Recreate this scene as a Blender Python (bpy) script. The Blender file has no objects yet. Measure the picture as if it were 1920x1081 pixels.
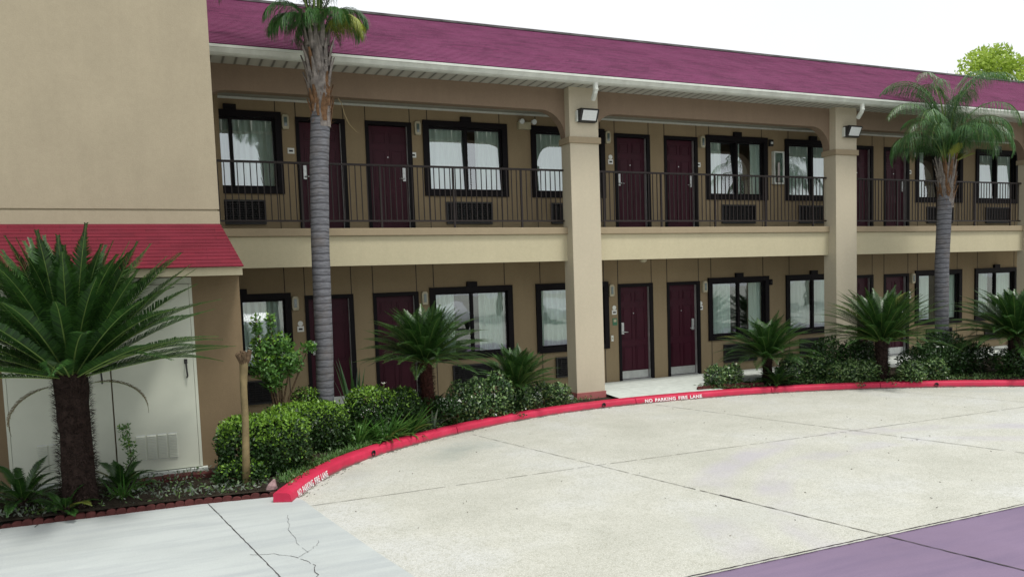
import bpy, math, random
import numpy as np
from mathutils import Vector, Matrix
random.seed(7); rng = np.random.default_rng(7)
PI = math.pi
sc = bpy.context.scene
col = sc.collection
R = math.radians

# ------------------------------------------------------------------ materials
def newmat(name):
    m = bpy.data.materials.new(name); m.use_nodes = True
    nt = m.node_tree; nt.nodes.clear()
    out = nt.nodes.new('ShaderNodeOutputMaterial')
    return m, nt, out
def N(nt, t, **kw):
    n = nt.nodes.new(t)
    for k, v in kw.items():
        if k.startswith('i_'): n.inputs[k[2:].replace('_', ' ')].default_value = v
        else: setattr(n, k, v)
    return n
def c4(c): return (c[0], c[1], c[2], 1)
def mixc(nt, fac, a, b, mode='MIX'):
    n = nt.nodes.new('ShaderNodeMix'); n.data_type = 'RGBA'; n.blend_type = mode
    for idx, v in ((0, fac), (6, a), (7, b)):
        if hasattr(v, 'is_linked') or isinstance(v, bpy.types.NodeSocket): nt.links.new(v, n.inputs[idx])
        elif idx == 0: n.inputs[0].default_value = v
        else: n.inputs[idx].default_value = c4(v)
    return n.outputs[2]
def ramp(nt, src, stops):
    n = nt.nodes.new('ShaderNodeValToRGB'); e = n.color_ramp.elements
    e[0].position, e[0].color = stops[0][0], c4(stops[0][1])
    e[1].position, e[1].color = stops[-1][0], c4(stops[-1][1])
    for p, c in stops[1:-1]:
        x = e.new(p); x.color = c4(c)
    nt.links.new(src, n.inputs[0]); return n.outputs[0]
def noise(nt, scale, detail=4, rough=.55, vec=None):
    n = N(nt, 'ShaderNodeTexNoise'); n.inputs['Scale'].default_value = scale
    n.inputs['Detail'].default_value = detail; n.inputs['Roughness'].default_value = rough
    if vec is not None: nt.links.new(vec, n.inputs['Vector'])
    return n.outputs['Fac']
def pos(nt): return N(nt, 'ShaderNodeNewGeometry').outputs['Position']
def mapv(nt, vec, scale=(1, 1, 1), loc=(0, 0, 0), rot=(0, 0, 0)):
    n = N(nt, 'ShaderNodeMapping'); n.inputs['Scale'].default_value = scale
    n.inputs['Location'].default_value = loc; n.inputs['Rotation'].default_value = rot
    nt.links.new(vec, n.inputs['Vector']); return n.outputs[0]
def principled(nt, out, color, rough=.8, bump=None, bstr=.3, bdist=.01, spec=.5, metal=0):
    b = N(nt, 'ShaderNodeBsdfPrincipled')
    if isinstance(color, bpy.types.NodeSocket): nt.links.new(color, b.inputs['Base Color'])
    else: b.inputs['Base Color'].default_value = c4(color)
    if isinstance(rough, bpy.types.NodeSocket): nt.links.new(rough, b.inputs['Roughness'])
    else: b.inputs['Roughness'].default_value = rough
    b.inputs['Specular IOR Level'].default_value = spec; b.inputs['Metallic'].default_value = metal
    if bump is not None:
        bn = N(nt, 'ShaderNodeBump'); bn.inputs['Strength'].default_value = bstr; bn.inputs['Distance'].default_value = bdist
        nt.links.new(bump, bn.inputs['Height']); nt.links.new(bn.outputs[0], b.inputs['Normal'])
    nt.links.new(b.outputs[0], out.inputs['Surface']); return b
def mul(c, k): return tuple(min(1, x*k) for x in c)

def stucco(name, c, dirt=.18, spread=.12):
    m, nt, out = newmat(name); p = pos(nt)
    a = noise(nt, .9, 5, .6, p); b = noise(nt, 1, 4, .6, mapv(nt, p, (5, 5, .7)))
    f = noise(nt, 60, 3, .6, p)
    base = ramp(nt, a, [(.3, mul(c, 1-spread)), (.7, mul(c, 1+spread))])
    k = ramp(nt, b, [(.42, (0, 0, 0)), (.75, (dirt, dirt, dirt))])
    base = mixc(nt, k, base, mul(c, .55))
    f2 = noise(nt, 16, 4, .7, p); base = mixc(nt, .22, base, ramp(nt, f2, [(.32, mul(c, .78)), (.68, mul(c, 1.16))])); base = mixc(nt, .3, base, ramp(nt, f, [(.3, mul(c, .8)), (.7, mul(c, 1.1))]))
    principled(nt, out, base, .92, f, .35, .006, .2); return m
def plain(name, c, rough=.5, spec=.5, metal=0, var=.12, sc_=8, bump=0):
    m, nt, out = newmat(name); p = pos(nt); n = noise(nt, sc_, 5, .6, p)
    base = ramp(nt, n, [(.3, mul(c, 1-var)), (.7, mul(c, 1+var))])
    principled(nt, out, base, rough, n if bump else None, bump, .01, spec, metal); return m

M = {}
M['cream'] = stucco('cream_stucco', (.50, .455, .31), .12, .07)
M['pillar'] = stucco('pillar_stucco', (.50, .45, .34), .14, .07)
M['cap'] = stucco('cap_stucco', (.33, .27, .18), .2, .08)
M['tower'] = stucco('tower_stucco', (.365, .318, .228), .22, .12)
M['towerlow'] = stucco('lower_tower_stucco', (.20, .148, .088), .3, .1)  # wall's own brown, with the awning's shade darkened into the colour
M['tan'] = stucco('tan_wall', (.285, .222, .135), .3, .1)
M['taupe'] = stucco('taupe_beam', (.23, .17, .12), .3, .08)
M['bluetrim'] = plain('plinth_paint', (.33, .10, .095), .8)
M['white'] = plain('white_vinyl', (.58, .61, .56), .45, var=.14, sc_=4)
M['dark'] = plain('dark_bronze_trim', (.006, .0045, .006), .6, .15)
M['rail'] = plain('railing_paint', (.022, .016, .015), .5, .3)
M['maroon'] = plain('maroon_door_paint', (.040, .0035, .012), .5, .25, var=.15, sc_=3)
M['steel'] = plain('brushed_steel', (.55, .57, .56), .35, .5, .6)
M['black'] = plain('black_plastic', (.012, .012, .013), .5)
M['room'] = plain('room_interior', (.05, .045, .04), .9)
M['cabinet'] = plain('utility_door_paint', (.56, .585, .49), .6, var=.05, sc_=2)
M['sign'] = plain('sign_plastic', (.72, .74, .70), .4, var=.03)
M['green'] = plain('green_plaque', (.04, .16, .08), .4)
M['lens'] = plain('lamp_lens', (.66, .70, .70), .15, .6, var=.05, sc_=30)
M['sconce'] = plain('sconce_cream', (.42, .39, .27), .4)
M['tilew'] = plain('walk_concrete', (.50, .54, .50), .8, sc_=6, bump=.2)
M['red_ext'] = plain('pale_cylinder', (.45, .40, .38), .35)
M['glasscab'] = plain('cabinet_glass', (.10, .14, .13), .08, .9)
M['soffit'] = None
def m_soffit():
    m, nt, out = newmat('vented_soffit'); p = pos(nt)
    w = N(nt, 'ShaderNodeTexWave', wave_type='BANDS', bands_direction='X'); w.inputs['Scale'].default_value = 1.6
    w.inputs['Distortion'].default_value = 0
    nt.links.new(p, w.inputs['Vector'])
    c = ramp(nt, w.outputs['Fac'], [(.0, (.13, .13, .115)), (.18, (.40, .41, .365)), (1, (.45, .46, .41))])
    principled(nt, out, c, .6); return m
M['soffit'] = m_soffit(); M['ceil'] = plain('balcony_ceiling_paint', (.30, .30, .25), .7)

def m_shingle(name, c1, c2, c3, sx, row):
    m, nt, out = newmat(name); p = pos(nt)
    br = N(nt, 'ShaderNodeTexBrick'); br.offset = .5
    nt.links.new(mapv(nt, p, (1, 0, 1/.447 if False else 1), rot=(R(90), 0, 0)), br.inputs['Vector'])
    br.inputs['Color1'].default_value = c4(c1); br.inputs['Color2'].default_value = c4(c2); br.inputs['Mortar'].default_value = c4(mul(c1, .45))
    br.inputs['Scale'].default_value = 1; br.inputs['Mortar Size'].default_value = .006
    br.inputs['Brick Width'].default_value = sx; br.inputs['Row Height'].default_value = row
    n = noise(nt, 1.1, 6, .65, p); n2 = noise(nt, 90, 2, .6, p); n3 = noise(nt, 1, 3, .6, mapv(nt, p, (2.5, .4, .4)))
    c = mixc(nt, ramp(nt, n, [(.35, (0, 0, 0)), (.7, (.75, .75, .75))]), br.outputs['Color'], c3)
    c = mixc(nt, ramp(nt, n3, [(.5, (0, 0, 0)), (.8, (.3, .3, .3))]), c, mul(c3, .6))
    c = mixc(nt, .3, c, ramp(nt, n2, [(.3, mul(c1, .5)), (.7, mul(c3, 1.5))]))
    principled(nt, out, c, .9, n2, .5, .01, .25); return m
M['roof'] = m_shingle('purple_shingles', (.150, .028, .086), (.055, .011, .032), (.21, .055, .13), .33, .056)
M['awning'] = m_shingle('red_shingles', (.135, .009, .018), (.070, .006, .011), (.165, .018, .034), .28, .055)

def m_leaf(name, c1, c2, c3, rough=.45, trans=.25, spec=.5):
    m, nt, out = newmat(name)
    g = N(nt, 'ShaderNodeNewGeometry')
    c = ramp(nt, g.outputs['Random Per Island'], [(0, c1), (.55, c2), (1, c3)])
    n = noise(nt, 3, 3, .6, g.outputs['Position'])
    c = mixc(nt, ramp(nt, n, [(.35, (0, 0, 0)), (.75, (.5, .5, .5))]), c, mul(c3, 1.15))
    b = N(nt, 'ShaderNodeBsdfPrincipled'); nt.links.new(c, b.inputs['Base Color'])
    b.inputs['Roughness'].default_value = rough; b.inputs['Specular IOR Level'].default_value = spec
    t = N(nt, 'ShaderNodeBsdfTranslucent'); nt.links.new(c, t.inputs['Color'])
    mx = N(nt, 'ShaderNodeMixShader'); mx.inputs[0].default_value = trans
    nt.links.new(b.outputs[0], mx.inputs[1]); nt.links.new(t.outputs[0], mx.inputs[2])
    nt.links.new(mx.outputs[0], out.inputs['Surface']); return m
M['cycad'] = m_leaf('cycad_leaf', (.007, .023, .007), (.016, .055, .011), (.045, .115, .02), .35, .1)
M['cycad_old'] = m_leaf('cycad_leaf_yellowing', (.10, .15, .02), (.14, .19, .03), (.12, .10, .03), .45, .15)
M['dead'] = m_leaf('dead_frond', (.10, .075, .03), (.16, .13, .05), (.09, .05, .025), .7, .1)
M['palm'] = m_leaf('palm_leaf', (.018, .065, .018), (.038, .115, .028), (.08, .19, .045), .4, .2)
M['palm_y'] = m_leaf('palm_leaf_yellow', (.22, .26, .03), (.30, .34, .05), (.16, .20, .03), .5, .25)
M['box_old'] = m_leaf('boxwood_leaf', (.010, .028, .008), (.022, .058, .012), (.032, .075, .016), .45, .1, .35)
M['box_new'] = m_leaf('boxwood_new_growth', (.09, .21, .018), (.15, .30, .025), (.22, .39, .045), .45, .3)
M['gard'] = m_leaf('glossy_shrub_leaf', (.009, .030, .010), (.020, .06, .016), (.045, .11, .028), .28, .1, .7)
M['gard_new'] = m_leaf('glossy_shrub_new', (.11, .22, .06), (.17, .30, .08), (.26, .38, .16), .3, .25, .7)
M['lily'] = m_leaf('strap_leaf', (.03, .10, .02), (.065, .17, .03), (.11, .24, .05), .4, .2)
M['yucca'] = m_leaf('grey_green_blade', (.09, .15, .11), (.14, .21, .15), (.18, .26, .19), .5, .15)
M['ground_leaf'] = m_leaf('ground_cover_leaf', (.035, .085, .02), (.07, .14, .035), (.12, .20, .06), .5, .2)
M['silver_leaf'] = m_leaf('grey_ground_leaf', (.09, .12, .09), (.14, .17, .13), (.20, .23, .19), .6, .2)
M['treeleaf'] = m_leaf('tree_leaf', (.22, .34, .03), (.32, .46, .05), (.42, .55, .10), .5, .4)
M['treeleaf_d'] = m_leaf('dark_tree_leaf', (.03, .07, .02), (.05, .11, .03), (.08, .15, .04), .5, .3)
M['bark'] = plain('brown_bark', (.11, .075, .045), .9, .2, sc_=25, bump=.8, var=.5)
M['cbark'] = plain('shaggy_cycad_bark', (.035, .022, .018), .9, .2, sc_=40, bump=.8, var=.5)
M['rboot'] = plain('reddish_cycad_bark', (.055, .02, .015), .9, .2, sc_=40, bump=.8, var=.5)
M['myrtle'] = plain('smooth_myrtle_bark', (.20, .155, .075), .6, .3, sc_=6, bump=.2, var=.3)
M['boot'] = plain('grey_palm_boot', (.20, .18, .165), .85, .2, sc_=12, bump=.6, var=.45)
M['boot_b'] = plain('brown_palm_boot', (.15, .085, .045), .85, .2, sc_=14, bump=.6, var=.5)
M['petiole'] = plain('palm_petiole', (.16, .24, .06), .5, .4, sc_=5, var=.3)
M['petal'] = plain('white_petal', (.75, .74, .66), .6)
def m_palmtrunk():
    m, nt, out = newmat('ringed_palm_trunk'); p = pos(nt)
    n0 = noise(nt, 2.5, 4, .6, p)
    w = N(nt, 'ShaderNodeTexWave', wave_type='BANDS', bands_direction='Z'); w.inputs['Scale'].default_value = 2.9
    w.inputs['Distortion'].default_value = 1.6; w.inputs['Detail'].default_value = 4; w.inputs['Detail Scale'].default_value = 1.4
    nt.links.new(p, w.inputs['Vector'])
    n = noise(nt, 1, 5, .7, mapv(nt, p, (9, 9, 55)))
    c = ramp(nt, w.outputs['Fac'], [(.0, (.05, .05, .055)), (.10, (.13, .135, .15)), (.5, (.19, .195, .215)), (1, (.16, .165, .18))])
    c = mixc(nt, ramp(nt, n, [(.35, (.85, .85, .85)), (.6, (0, 0, 0))]), c, (.07, .07, .078))
    c = mixc(nt, ramp(nt, n0, [(.5, (0, 0, 0)), (.75, (.35, .35, .35))]), c, (.17, .13, .095))
    h = N(nt, 'ShaderNodeMath', operation='ADD'); nt.links.new(w.outputs['Fac'], h.inputs[0]); nt.links.new(n, h.inputs[1])
    principled(nt, out, c, .85, h.outputs[0], .35, .008, .2); return m
M['palmtrunk'] = m_palmtrunk()

def m_drive():
    m, nt, out = newmat('exposed_aggregate_concrete'); p = pos(nt)
    a = noise(nt, .45, 6, .6, p); b = noise(nt, 3, 6, .65, p); g = noise(nt, 34, 3, .8, p); g2 = noise(nt, 75, 3, .8, p)
    c = ramp(nt, a, [(.3, (.365, .37, .32)), (.5, (.45, .455, .405)), (.7, (.48, .495, .485))])
    c = mixc(nt, ramp(nt, b, [(.42, (0, 0, 0)), (.72, (.45, .45, .45))]), c, (.32, .33, .285))
    c = mixc(nt, ramp(nt, g, [(.34, (.6, .6, .6)), (.52, (0, 0, 0))]), c, (.24, .24, .18))
    c = mixc(nt, ramp(nt, g2, [(.50, (0, 0, 0)), (.68, (.75, .75, .75))]), c, (.76, .76, .68))
    # damp stain in front of the drain and two faint tyre arcs
    sx = N(nt, 'ShaderNodeSeparateXYZ'); nt.links.new(p, sx.inputs[0])
    def blob(cx, cy, rx, ry, rot, amt, colr, cin):
        mp = mapv(nt, p, (1/rx, 1/ry, 0)); 
        v = N(nt, 'ShaderNodeVectorMath', operation='SUBTRACT'); nt.links.new(p, v.inputs[0]); v.inputs[1].default_value = (cx, cy, 0)
        vv = mapv(nt, v.outputs[0], (1, 1, 0), rot=(0, 0, -rot)); vv = mapv(nt, vv, (1/rx, 1/ry, 0))
        ln = N(nt, 'ShaderNodeVectorMath', operation='LENGTH'); nt.links.new(vv, ln.inputs[0])
        ad = N(nt, 'ShaderNodeMath', operation='MULTIPLY_ADD'); nt.links.new(b, ad.inputs[0]); ad.inputs[1].default_value = 1.1; nt.links.new(ln.outputs['Value'], ad.inputs[2])
        k = ramp(nt, ad.outputs[0], [(.55, (amt,)*3), (1.0, (amt*.55,)*3), (1.45, (0, 0, 0))]) if False else ramp(nt, ad.outputs[0], [(.5, (amt,)*3), (1.0, (0, 0, 0))])
        return mixc(nt, k, cin, colr)
    c = blob(-3.6, -2.9, 2.6, 1.1, R(35), .75, (.27, .30, .27), c)
    c = blob(-5.3, -3.6, 1.0, .7, R(45), .45, (.33, .34, .33), c)
    c = blob(7.6, -3.6, 3.0, .5, R(-30), .6, (.38, .42, .42), c)
    c = blob(-2.5, -7.6, 2.4, 1.2, R(5), .45, (.36, .37, .32), c)
    c = blob(1.0, -2.1, 1.8, .5, R(-5), .4, (.38, .40, .37), c)
    def arc(cx, cy, r, wd, cin, amt):
        v = N(nt, 'ShaderNodeVectorMath', operation='DISTANCE')
        fl = mapv(nt, p, (1, 1, 0)); nt.links.new(fl, v.inputs[0]); v.inputs[1].default_value = (cx, cy, 0)
        d = N(nt, 'ShaderNodeMath', operation='SUBTRACT'); nt.links.new(v.outputs['Value'], d.inputs[0]); d.inputs[1].default_value = r
        ab = N(nt, 'ShaderNodeMath', operation='ABSOLUTE'); nt.links.new(d.outputs[0], ab.inputs[0])
        k = ramp(nt, ab.outputs[0], [(wd*.4, (amt,)*3), (wd, (0, 0, 0))])
        k2 = mixc(nt, 1, k, ramp(nt, noise(nt, .6, 3, .6, p), [(.42, (0, 0, 0)), (.6, (1, 1, 1))]), 'MULTIPLY')
        return mixc(nt, k2, cin, (.40, .38, .44))
    c = arc(1.58, -9.62, 4.62, .30, c, .55); c = arc(1.3, -9.3, 3.5, .26, c, .5)
    principled(nt, out, c, .9, g, .4, .008, .25); return m
M['drive'] = m_drive()
def m_conc(name, c, stripe, sp=.35):
    m, nt, out = newmat(name); p = pos(nt)
    a = noise(nt, .7, 6, .6, p); b = noise(nt, 1, 5, .65, mapv(nt, p, (.7, 5, 1), rot=(0, 0, R(4)))); g = noise(nt, 70, 3, .7, p)
    cc = ramp(nt, a, [(.3, mul(c, .88)), (.7, mul(c, 1.1))])
    cc = mixc(nt, ramp(nt, b, [(.45, (0, 0, 0)), (.75, (sp,)*3)]), cc, stripe)
    cc = mixc(nt, .2, cc, ramp(nt, g, [(.3, mul(c, .7)), (.7, mul(c, 1.2))]))
    principled(nt, out, cc, .85, g, .3, .006, .3); return m
M['walkconc'] = m_conc('broom_finished_concrete', (.43, .465, .455), (.31, .34, .355), .85)
M['purple'] = m_conc('stained_purple_concrete', (.19, .142, .215), (.14, .11, .18), .7)
def m_curb():
    m, nt, out = newmat('red_kerb_paint'); p = pos(nt)
    a = noise(nt, 2.2, 6, .65, p); g = noise(nt, 40, 4, .7, p)
    c = ramp(nt, a, [(.3, (.38, .014, .045)), (.55, (.50, .018, .062)), (.75, (.55, .04, .095))])
    c = mixc(nt, ramp(nt, g, [(.58, (0, 0, 0)), (.72, (.7, .7, .7))]), c, (.26, .045, .06))
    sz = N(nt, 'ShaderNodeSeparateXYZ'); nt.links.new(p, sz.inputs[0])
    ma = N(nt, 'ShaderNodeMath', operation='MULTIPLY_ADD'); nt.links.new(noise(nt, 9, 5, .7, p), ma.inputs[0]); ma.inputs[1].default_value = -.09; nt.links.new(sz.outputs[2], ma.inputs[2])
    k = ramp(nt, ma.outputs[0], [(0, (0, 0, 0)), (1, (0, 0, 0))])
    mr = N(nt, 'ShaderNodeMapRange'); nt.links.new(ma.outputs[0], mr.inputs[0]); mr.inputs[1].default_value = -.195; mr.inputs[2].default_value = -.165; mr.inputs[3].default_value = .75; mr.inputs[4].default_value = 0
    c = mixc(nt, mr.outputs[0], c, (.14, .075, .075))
    principled(nt, out, c, .6, g, .4, .006, .35); return m
M['curb'] = m_curb()
def m_soil():
    m, nt, out = newmat('mulch_and_soil'); p = pos(nt)
    a = noise(nt, 8, 6, .7, p); g = noise(nt, 60, 4, .7, p)
    c = ramp(nt, a, [(.3, (.022, .017, .012)), (.6, (.055, .045, .033)), (.8, (.11, .095, .075))])
    principled(nt, out, c, .95, g, 1, .04, .1); return m
M['soil'] = m_soil()
M['edging'] = plain('brick_red_edging', (.085, .026, .024), .85, .2, sc_=9, var=.35, bump=.5)
M['stone'] = plain('pinkish_stone', (.30, .20, .20), .85, .2, sc_=20, var=.3, bump=.5)
M['joint'] = plain('joint_dirt', (.17, .165, .14), .95, .1, sc_=5, var=.7)
M['jointd'] = plain('dark_joint', (.06, .055, .055), .95, .1, sc_=3, var=.6)
M['paintw'] = plain('white_stencil_paint', (.74, .70, .70), .6, sc_=30, var=.12)
def m_glass(refl=.33):
    m, nt, out = newmat('window_glass')
    t = N(nt, 'ShaderNodeBsdfTransparent'); t.inputs[0].default_value = (.82, .9, .88, 1)
    g = N(nt, 'ShaderNodeBsdfGlossy'); g.inputs['Roughness'].default_value = .01; g.inputs[0].default_value = (.93, .98, 1, 1)
    n = noise(nt, 1.3, 2, .5, pos(nt)); bn = N(nt, 'ShaderNodeBump'); bn.inputs['Strength'].default_value = .06; bn.inputs['Distance'].default_value = .05
    nt.links.new(n, bn.inputs['Height']); nt.links.new(bn.outputs[0], g.inputs['Normal'])
    mx = N(nt, 'ShaderNodeMixShader'); mx.inputs[0].default_value = refl
    nt.links.new(t.outputs[0], mx.inputs[1]); nt.links.new(g.outputs[0], mx.inputs[2]); nt.links.new(mx.outputs[0], out.inputs['Surface']); return m
M['glass'] = m_glass(.33); M['glass_low'] = m_glass(.20)
def m_curtain():
    m, nt, out = newmat('pale_curtain'); c = (.80, .88, .82)
    b = N(nt, 'ShaderNodeBsdfDiffuse'); b.inputs[0].default_value = c4(c)
    t = N(nt, 'ShaderNodeBsdfTranslucent'); t.inputs[0].default_value = c4(c)
    mx = N(nt, 'ShaderNodeMixShader'); mx.inputs[0].default_value = .15
    nt.links.new(b.outputs[0], mx.inputs[1]); nt.links.new(t.outputs[0], mx.inputs[2]); nt.links.new(mx.outputs[0], out.inputs['Surface']); return m
M['curtain'] = m_curtain()
M['carwhite'] = plain('car_paint_white', (.75, .77, .78), .2, .6, var=.02)
M['carglass'] = plain('car_glass', (.02, .025, .03), .05, .9)
M['tyre'] = plain('tyre_rubber', (.02, .02, .02), .8)

# ------------------------------------------------------------------ mesh builder
class MB:
    def __init__(s): s.v = []; s.f = []; s.mi = []
    def box(s, x0, x1, y0, y1, z0, z1, mi=0):
        b = len(s.v)
        s.v += [(x0, y0, z0), (x1, y0, z0), (x1, y1, z0), (x0, y1, z0), (x0, y0, z1), (x1, y0, z1), (x1, y1, z1), (x0, y1, z1)]
        for q in ((3, 2, 1, 0), (4, 5, 6, 7), (0, 1, 5, 4), (1, 2, 6, 5), (2, 3, 7, 6), (3, 0, 4, 7)):
            s.f.append(tuple(b+i for i in q)); s.mi.append(mi)
        return s
    def poly(s, pts, mi=0):
        b = len(s.v); s.v += [tuple(p) for p in pts]; s.f.append(tuple(range(b, b+len(pts)))); s.mi.append(mi); return s
    def tube(s, pts, rad, n=8, mi=0, cap=True, jit=0):
        pts = [Vector(p) for p in pts]; b = len(s.v); k = len(pts)
        if not hasattr(rad, '__len__'): rad = [rad]*k
        up = None
        for i, p in enumerate(pts):
            t = (pts[min(i+1, k-1)]-pts[max(i-1, 0)]).normalized()
            if up is None:
                up = Vector((1, 0, 0)) if abs(t.x) < .9 else Vector((0, 1, 0))
            a = (up-t*up.dot(t)).normalized(); c = t.cross(a); up = a
            for j in range(n):
                an = 2*PI*j/n; r = rad[i]*(1+random.uniform(-jit, jit))
                s.v.append(tuple(p+a*math.cos(an)*r+c*math.sin(an)*r))
        for i in range(k-1):
            for j in range(n):
                s.f.append((b+i*n+j, b+i*n+(j+1) % n, b+(i+1)*n+(j+1) % n, b+(i+1)*n+j)); s.mi.append(mi)
        if cap:
            s.f.append(tuple(b+j for j in reversed(range(n)))); s.f.append(tuple(b+(k-1)*n+j for j in range(n))); s.mi += [mi, mi]
        return s
    def prism_y(s, prof, y0, y1, mi=0):       # profile in XZ, extruded along Y
        b = len(s.v); n = len(prof)
        s.v += [(x, y0, z) for x, z in prof]+[(x, y1, z) for x, z in prof]
        s.f.append(tuple(b+i for i in range(n))); s.f.append(tuple(b+n+i for i in reversed(range(n)))); s.mi += [mi, mi]
        for i in range(n):
            j = (i+1) % n; s.f.append((b+i, b+n+i, b+n+j, b+j)); s.mi.append(mi)
        return s
    def prism_x(s, prof, x0, x1, mi=0):       # profile in YZ, extruded along X
        b = len(s.v); n = len(prof)
        s.v += [(x0, y, z) for y, z in prof]+[(x1, y, z) for y, z in prof]
        s.f.append(tuple(b+i for i in reversed(range(n)))); s.f.append(tuple(b+n+i for i in range(n))); s.mi += [mi, mi]
        for i in range(n):
            j = (i+1) % n; s.f.append((b+i, b+j, b+n+j, b+n+i)); s.mi.append(mi)
        return s
    def build(s, name, mats, parent=None, smooth=False, bevel=0):
        me = bpy.data.meshes.new(name); me.from_pydata(s.v, [], s.f); me.update()
        if not isinstance(mats, (list, tuple)): mats = [mats]
        for m in mats: me.materials.append(M[m] if isinstance(m, str) else m)
        if len(mats) > 1: me.polygons.foreach_set('material_index', s.mi)
        if smooth: me.polygons.foreach_set('use_smooth', [True]*len(me.polygons))
        o = bpy.data.objects.new(name, me); col.objects.link(o)
        if parent: o.parent = parent
        if bevel:
            md = o.modifiers.new('bevel', 'BEVEL'); md.width = bevel; md.segments = 2; md.limit_method = 'ANGLE'
        return o
def quads(V, F, MI=None):                      # numpy mesh -> MB-like
    m = MB(); m.v = V; m.f = F; m.mi = MI; return m
def npbuild(name, V, n_per, mats, parent=None, MI=None):
    # V: (n, k, 3) faces with k verts each
    n, k, _ = V.shape
    me = bpy.data.meshes.new(name)
    me.vertices.add(n*k); me.vertices.foreach_set('co', V.reshape(-1).astype(np.float32))
    me.loops.add(n*k); me.loops.foreach_set('vertex_index', np.arange(n*k, dtype=np.int32))
    me.polygons.add(n); me.polygons.foreach_set('loop_start', np.arange(0, n*k, k, dtype=np.int32))
    for m in mats: me.materials.append(M[m])
    if MI is not None: me.polygons.foreach_set('material_index', MI.astype(np.int32))
    me.update(calc_edges=True); me.validate()
    o = bpy.data.objects.new(name, me); col.objects.link(o)
    if parent: o.parent = parent
    return o
def tag(o, label=None, cat=None, group=None, kind=None):
    if label: o['label'] = label
    if cat: o['category'] = cat
    if group: o['group'] = group
    if kind: o['kind'] = kind
    return o
def thing(name, loc, label, cat, group=None, rz=0):
    o = bpy.data.objects.new(name, None); o.empty_display_size = .2; col.objects.link(o)
    o.location = loc; o.rotation_euler = (0, 0, rz); return tag(o, label, cat, group)
def struct(o): o['kind'] = 'structure'; return o
def children(o): return [c for c in bpy.data.objects if c.parent == o]
def copy_tree(o, parent=None):
    kids = children(o); c = o.copy(); col.objects.link(c)
    if parent is not None: c.parent = parent
    for ch in kids: copy_tree(ch, c)
    return c

# ------------------------------------------------------------------ camera (fitted to the photograph)
yaw, pitch, roll, F, PYc = .415, -.0758, -.0347, 1500., 646.07
cy_, sy_ = math.cos(yaw), math.sin(yaw); cp_, sp_ = math.cos(pitch), math.sin(pitch)
fw = Vector((sy_*cp_, cy_*cp_, sp_)); ri = Vector((cy_, -sy_, 0)); up_ = ri.cross(fw)
r2 = ri*math.cos(roll)+up_*math.sin(roll); u2 = -ri*math.sin(roll)+up_*math.cos(roll)
cam = bpy.data.cameras.new('camera'); co = bpy.data.objects.new('camera', cam); col.objects.link(co)
mw = Matrix.Identity(4)
for i in range(3):
    mw[i][0], mw[i][1], mw[i][2] = r2[i], u2[i], -fw[i]
mw[0][3], mw[1][3], mw[2][3] = -7.4862, -13.8754, 2.253
co.matrix_world = mw
cam.sensor_width = 36; cam.sensor_fit = 'HORIZONTAL'; cam.lens = F/1920*36; cam.shift_y = (PYc-540.5)/1920
cam.clip_start = .1; cam.clip_end = 1500
sc.camera = co

# ------------------------------------------------------------------ ground
PZ = -.16
g = MB().box(-150, 400, -150, 400, PZ-.5, PZ); struct(g.build('driveway', 'drive'))
g = MB().box(-5.54, 60, -13.2, -8.68, PZ-.3, PZ+.004); struct(g.build('purple_pavement', 'purple'))
outer = [(-6.22, -4.62), (-6.1, -4.35), (-5.88, -3.93), (-5.60, -3.47), (-5.2, -2.98), (-4.68, -2.50), (-4.08, -2.10), (-3.1, -1.60), (-2.2, -1.18), (-1.38, -.92), (-.6, -.76), (.23, -.70), (1.2, -.71), (2.2, -.80), (3.3, -.95), (4.5, -1.28), (5.6, -1.68), (6.56, -2.14), (7.5, -2.74), (8.37, -3.39), (9.6, -4.4), (11, -5.7), (13, -7.8)]
def catmull(P, n=8):
    P = [np.array(p, float) for p in P]; P = [2*P[0]-P[1]]+P+[2*P[-1]-P[-2]]; o = []
    for i in range(1, len(P)-2):
        for k in range(n):
            t = k/n; a, b, c, d = P[i-1:i+3]
            o.append(.5*((2*b)+(-a+c)*t+(2*a-5*b+4*c-d)*t*t+(-a+3*b-3*c+d)*t**3))
    o.append(P[-2]); return np.array(o)
for _ in range(3):   # relax the traced kerb line
    q = [outer[0]]+[tuple(.25*outer[i-1][k]+.5*outer[i][k]+.25*outer[i+1][k] for k in (0, 1)) for i in range(1, len(outer)-1)]+[outer[-1]]
    outer = [tuple((outer[i][k]*.4+q[i][k]*.6) for k in (0, 1)) for i in range(len(outer))]
CP = catmull(outer, 8)
seg = np.r_[0, np.cumsum(np.linalg.norm(np.diff(CP, axis=0), axis=1))]
def cpt(s):
    x = np.interp(s, seg, CP[:, 0]); y = np.interp(s, seg, CP[:, 1])
    x2 = np.interp(s+.02, seg, CP[:, 0]); y2 = np.interp(s+.02, seg, CP[:, 1]); x1 = np.interp(s-.02, seg, CP[:, 0]); y1 = np.interp(s-.02, seg, CP[:, 1])
    t = np.array([x2-x1, y2-y1]); t /= np.linalg.norm(t)+1e-9
    return np.array([x, y]), t, np.array([-t[1], t[0]])   # point, tangent, inward normal
def s_at(x, y):
    d = np.hypot(CP[:, 0]-x, CP[:, 1]-y); return seg[int(np.argmin(d))]
CT = -.045
kerb = thing('kerb', (0, 0, 0), 'curved kerb painted bright red with white NO PARKING FIRE LANE lettering along the planting bed', 'kerb')
joints = [s_at(-3.15, -1.6), s_at(-.0, -.7)+.95, s_at(6.0, -1.95), s_at(-5.9, -3.95)*0, seg[-1]]
joints = sorted(set([0.0]+[j for j in joints if j > .01]+[s_at(2.9, -.9)+1.0]))
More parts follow.
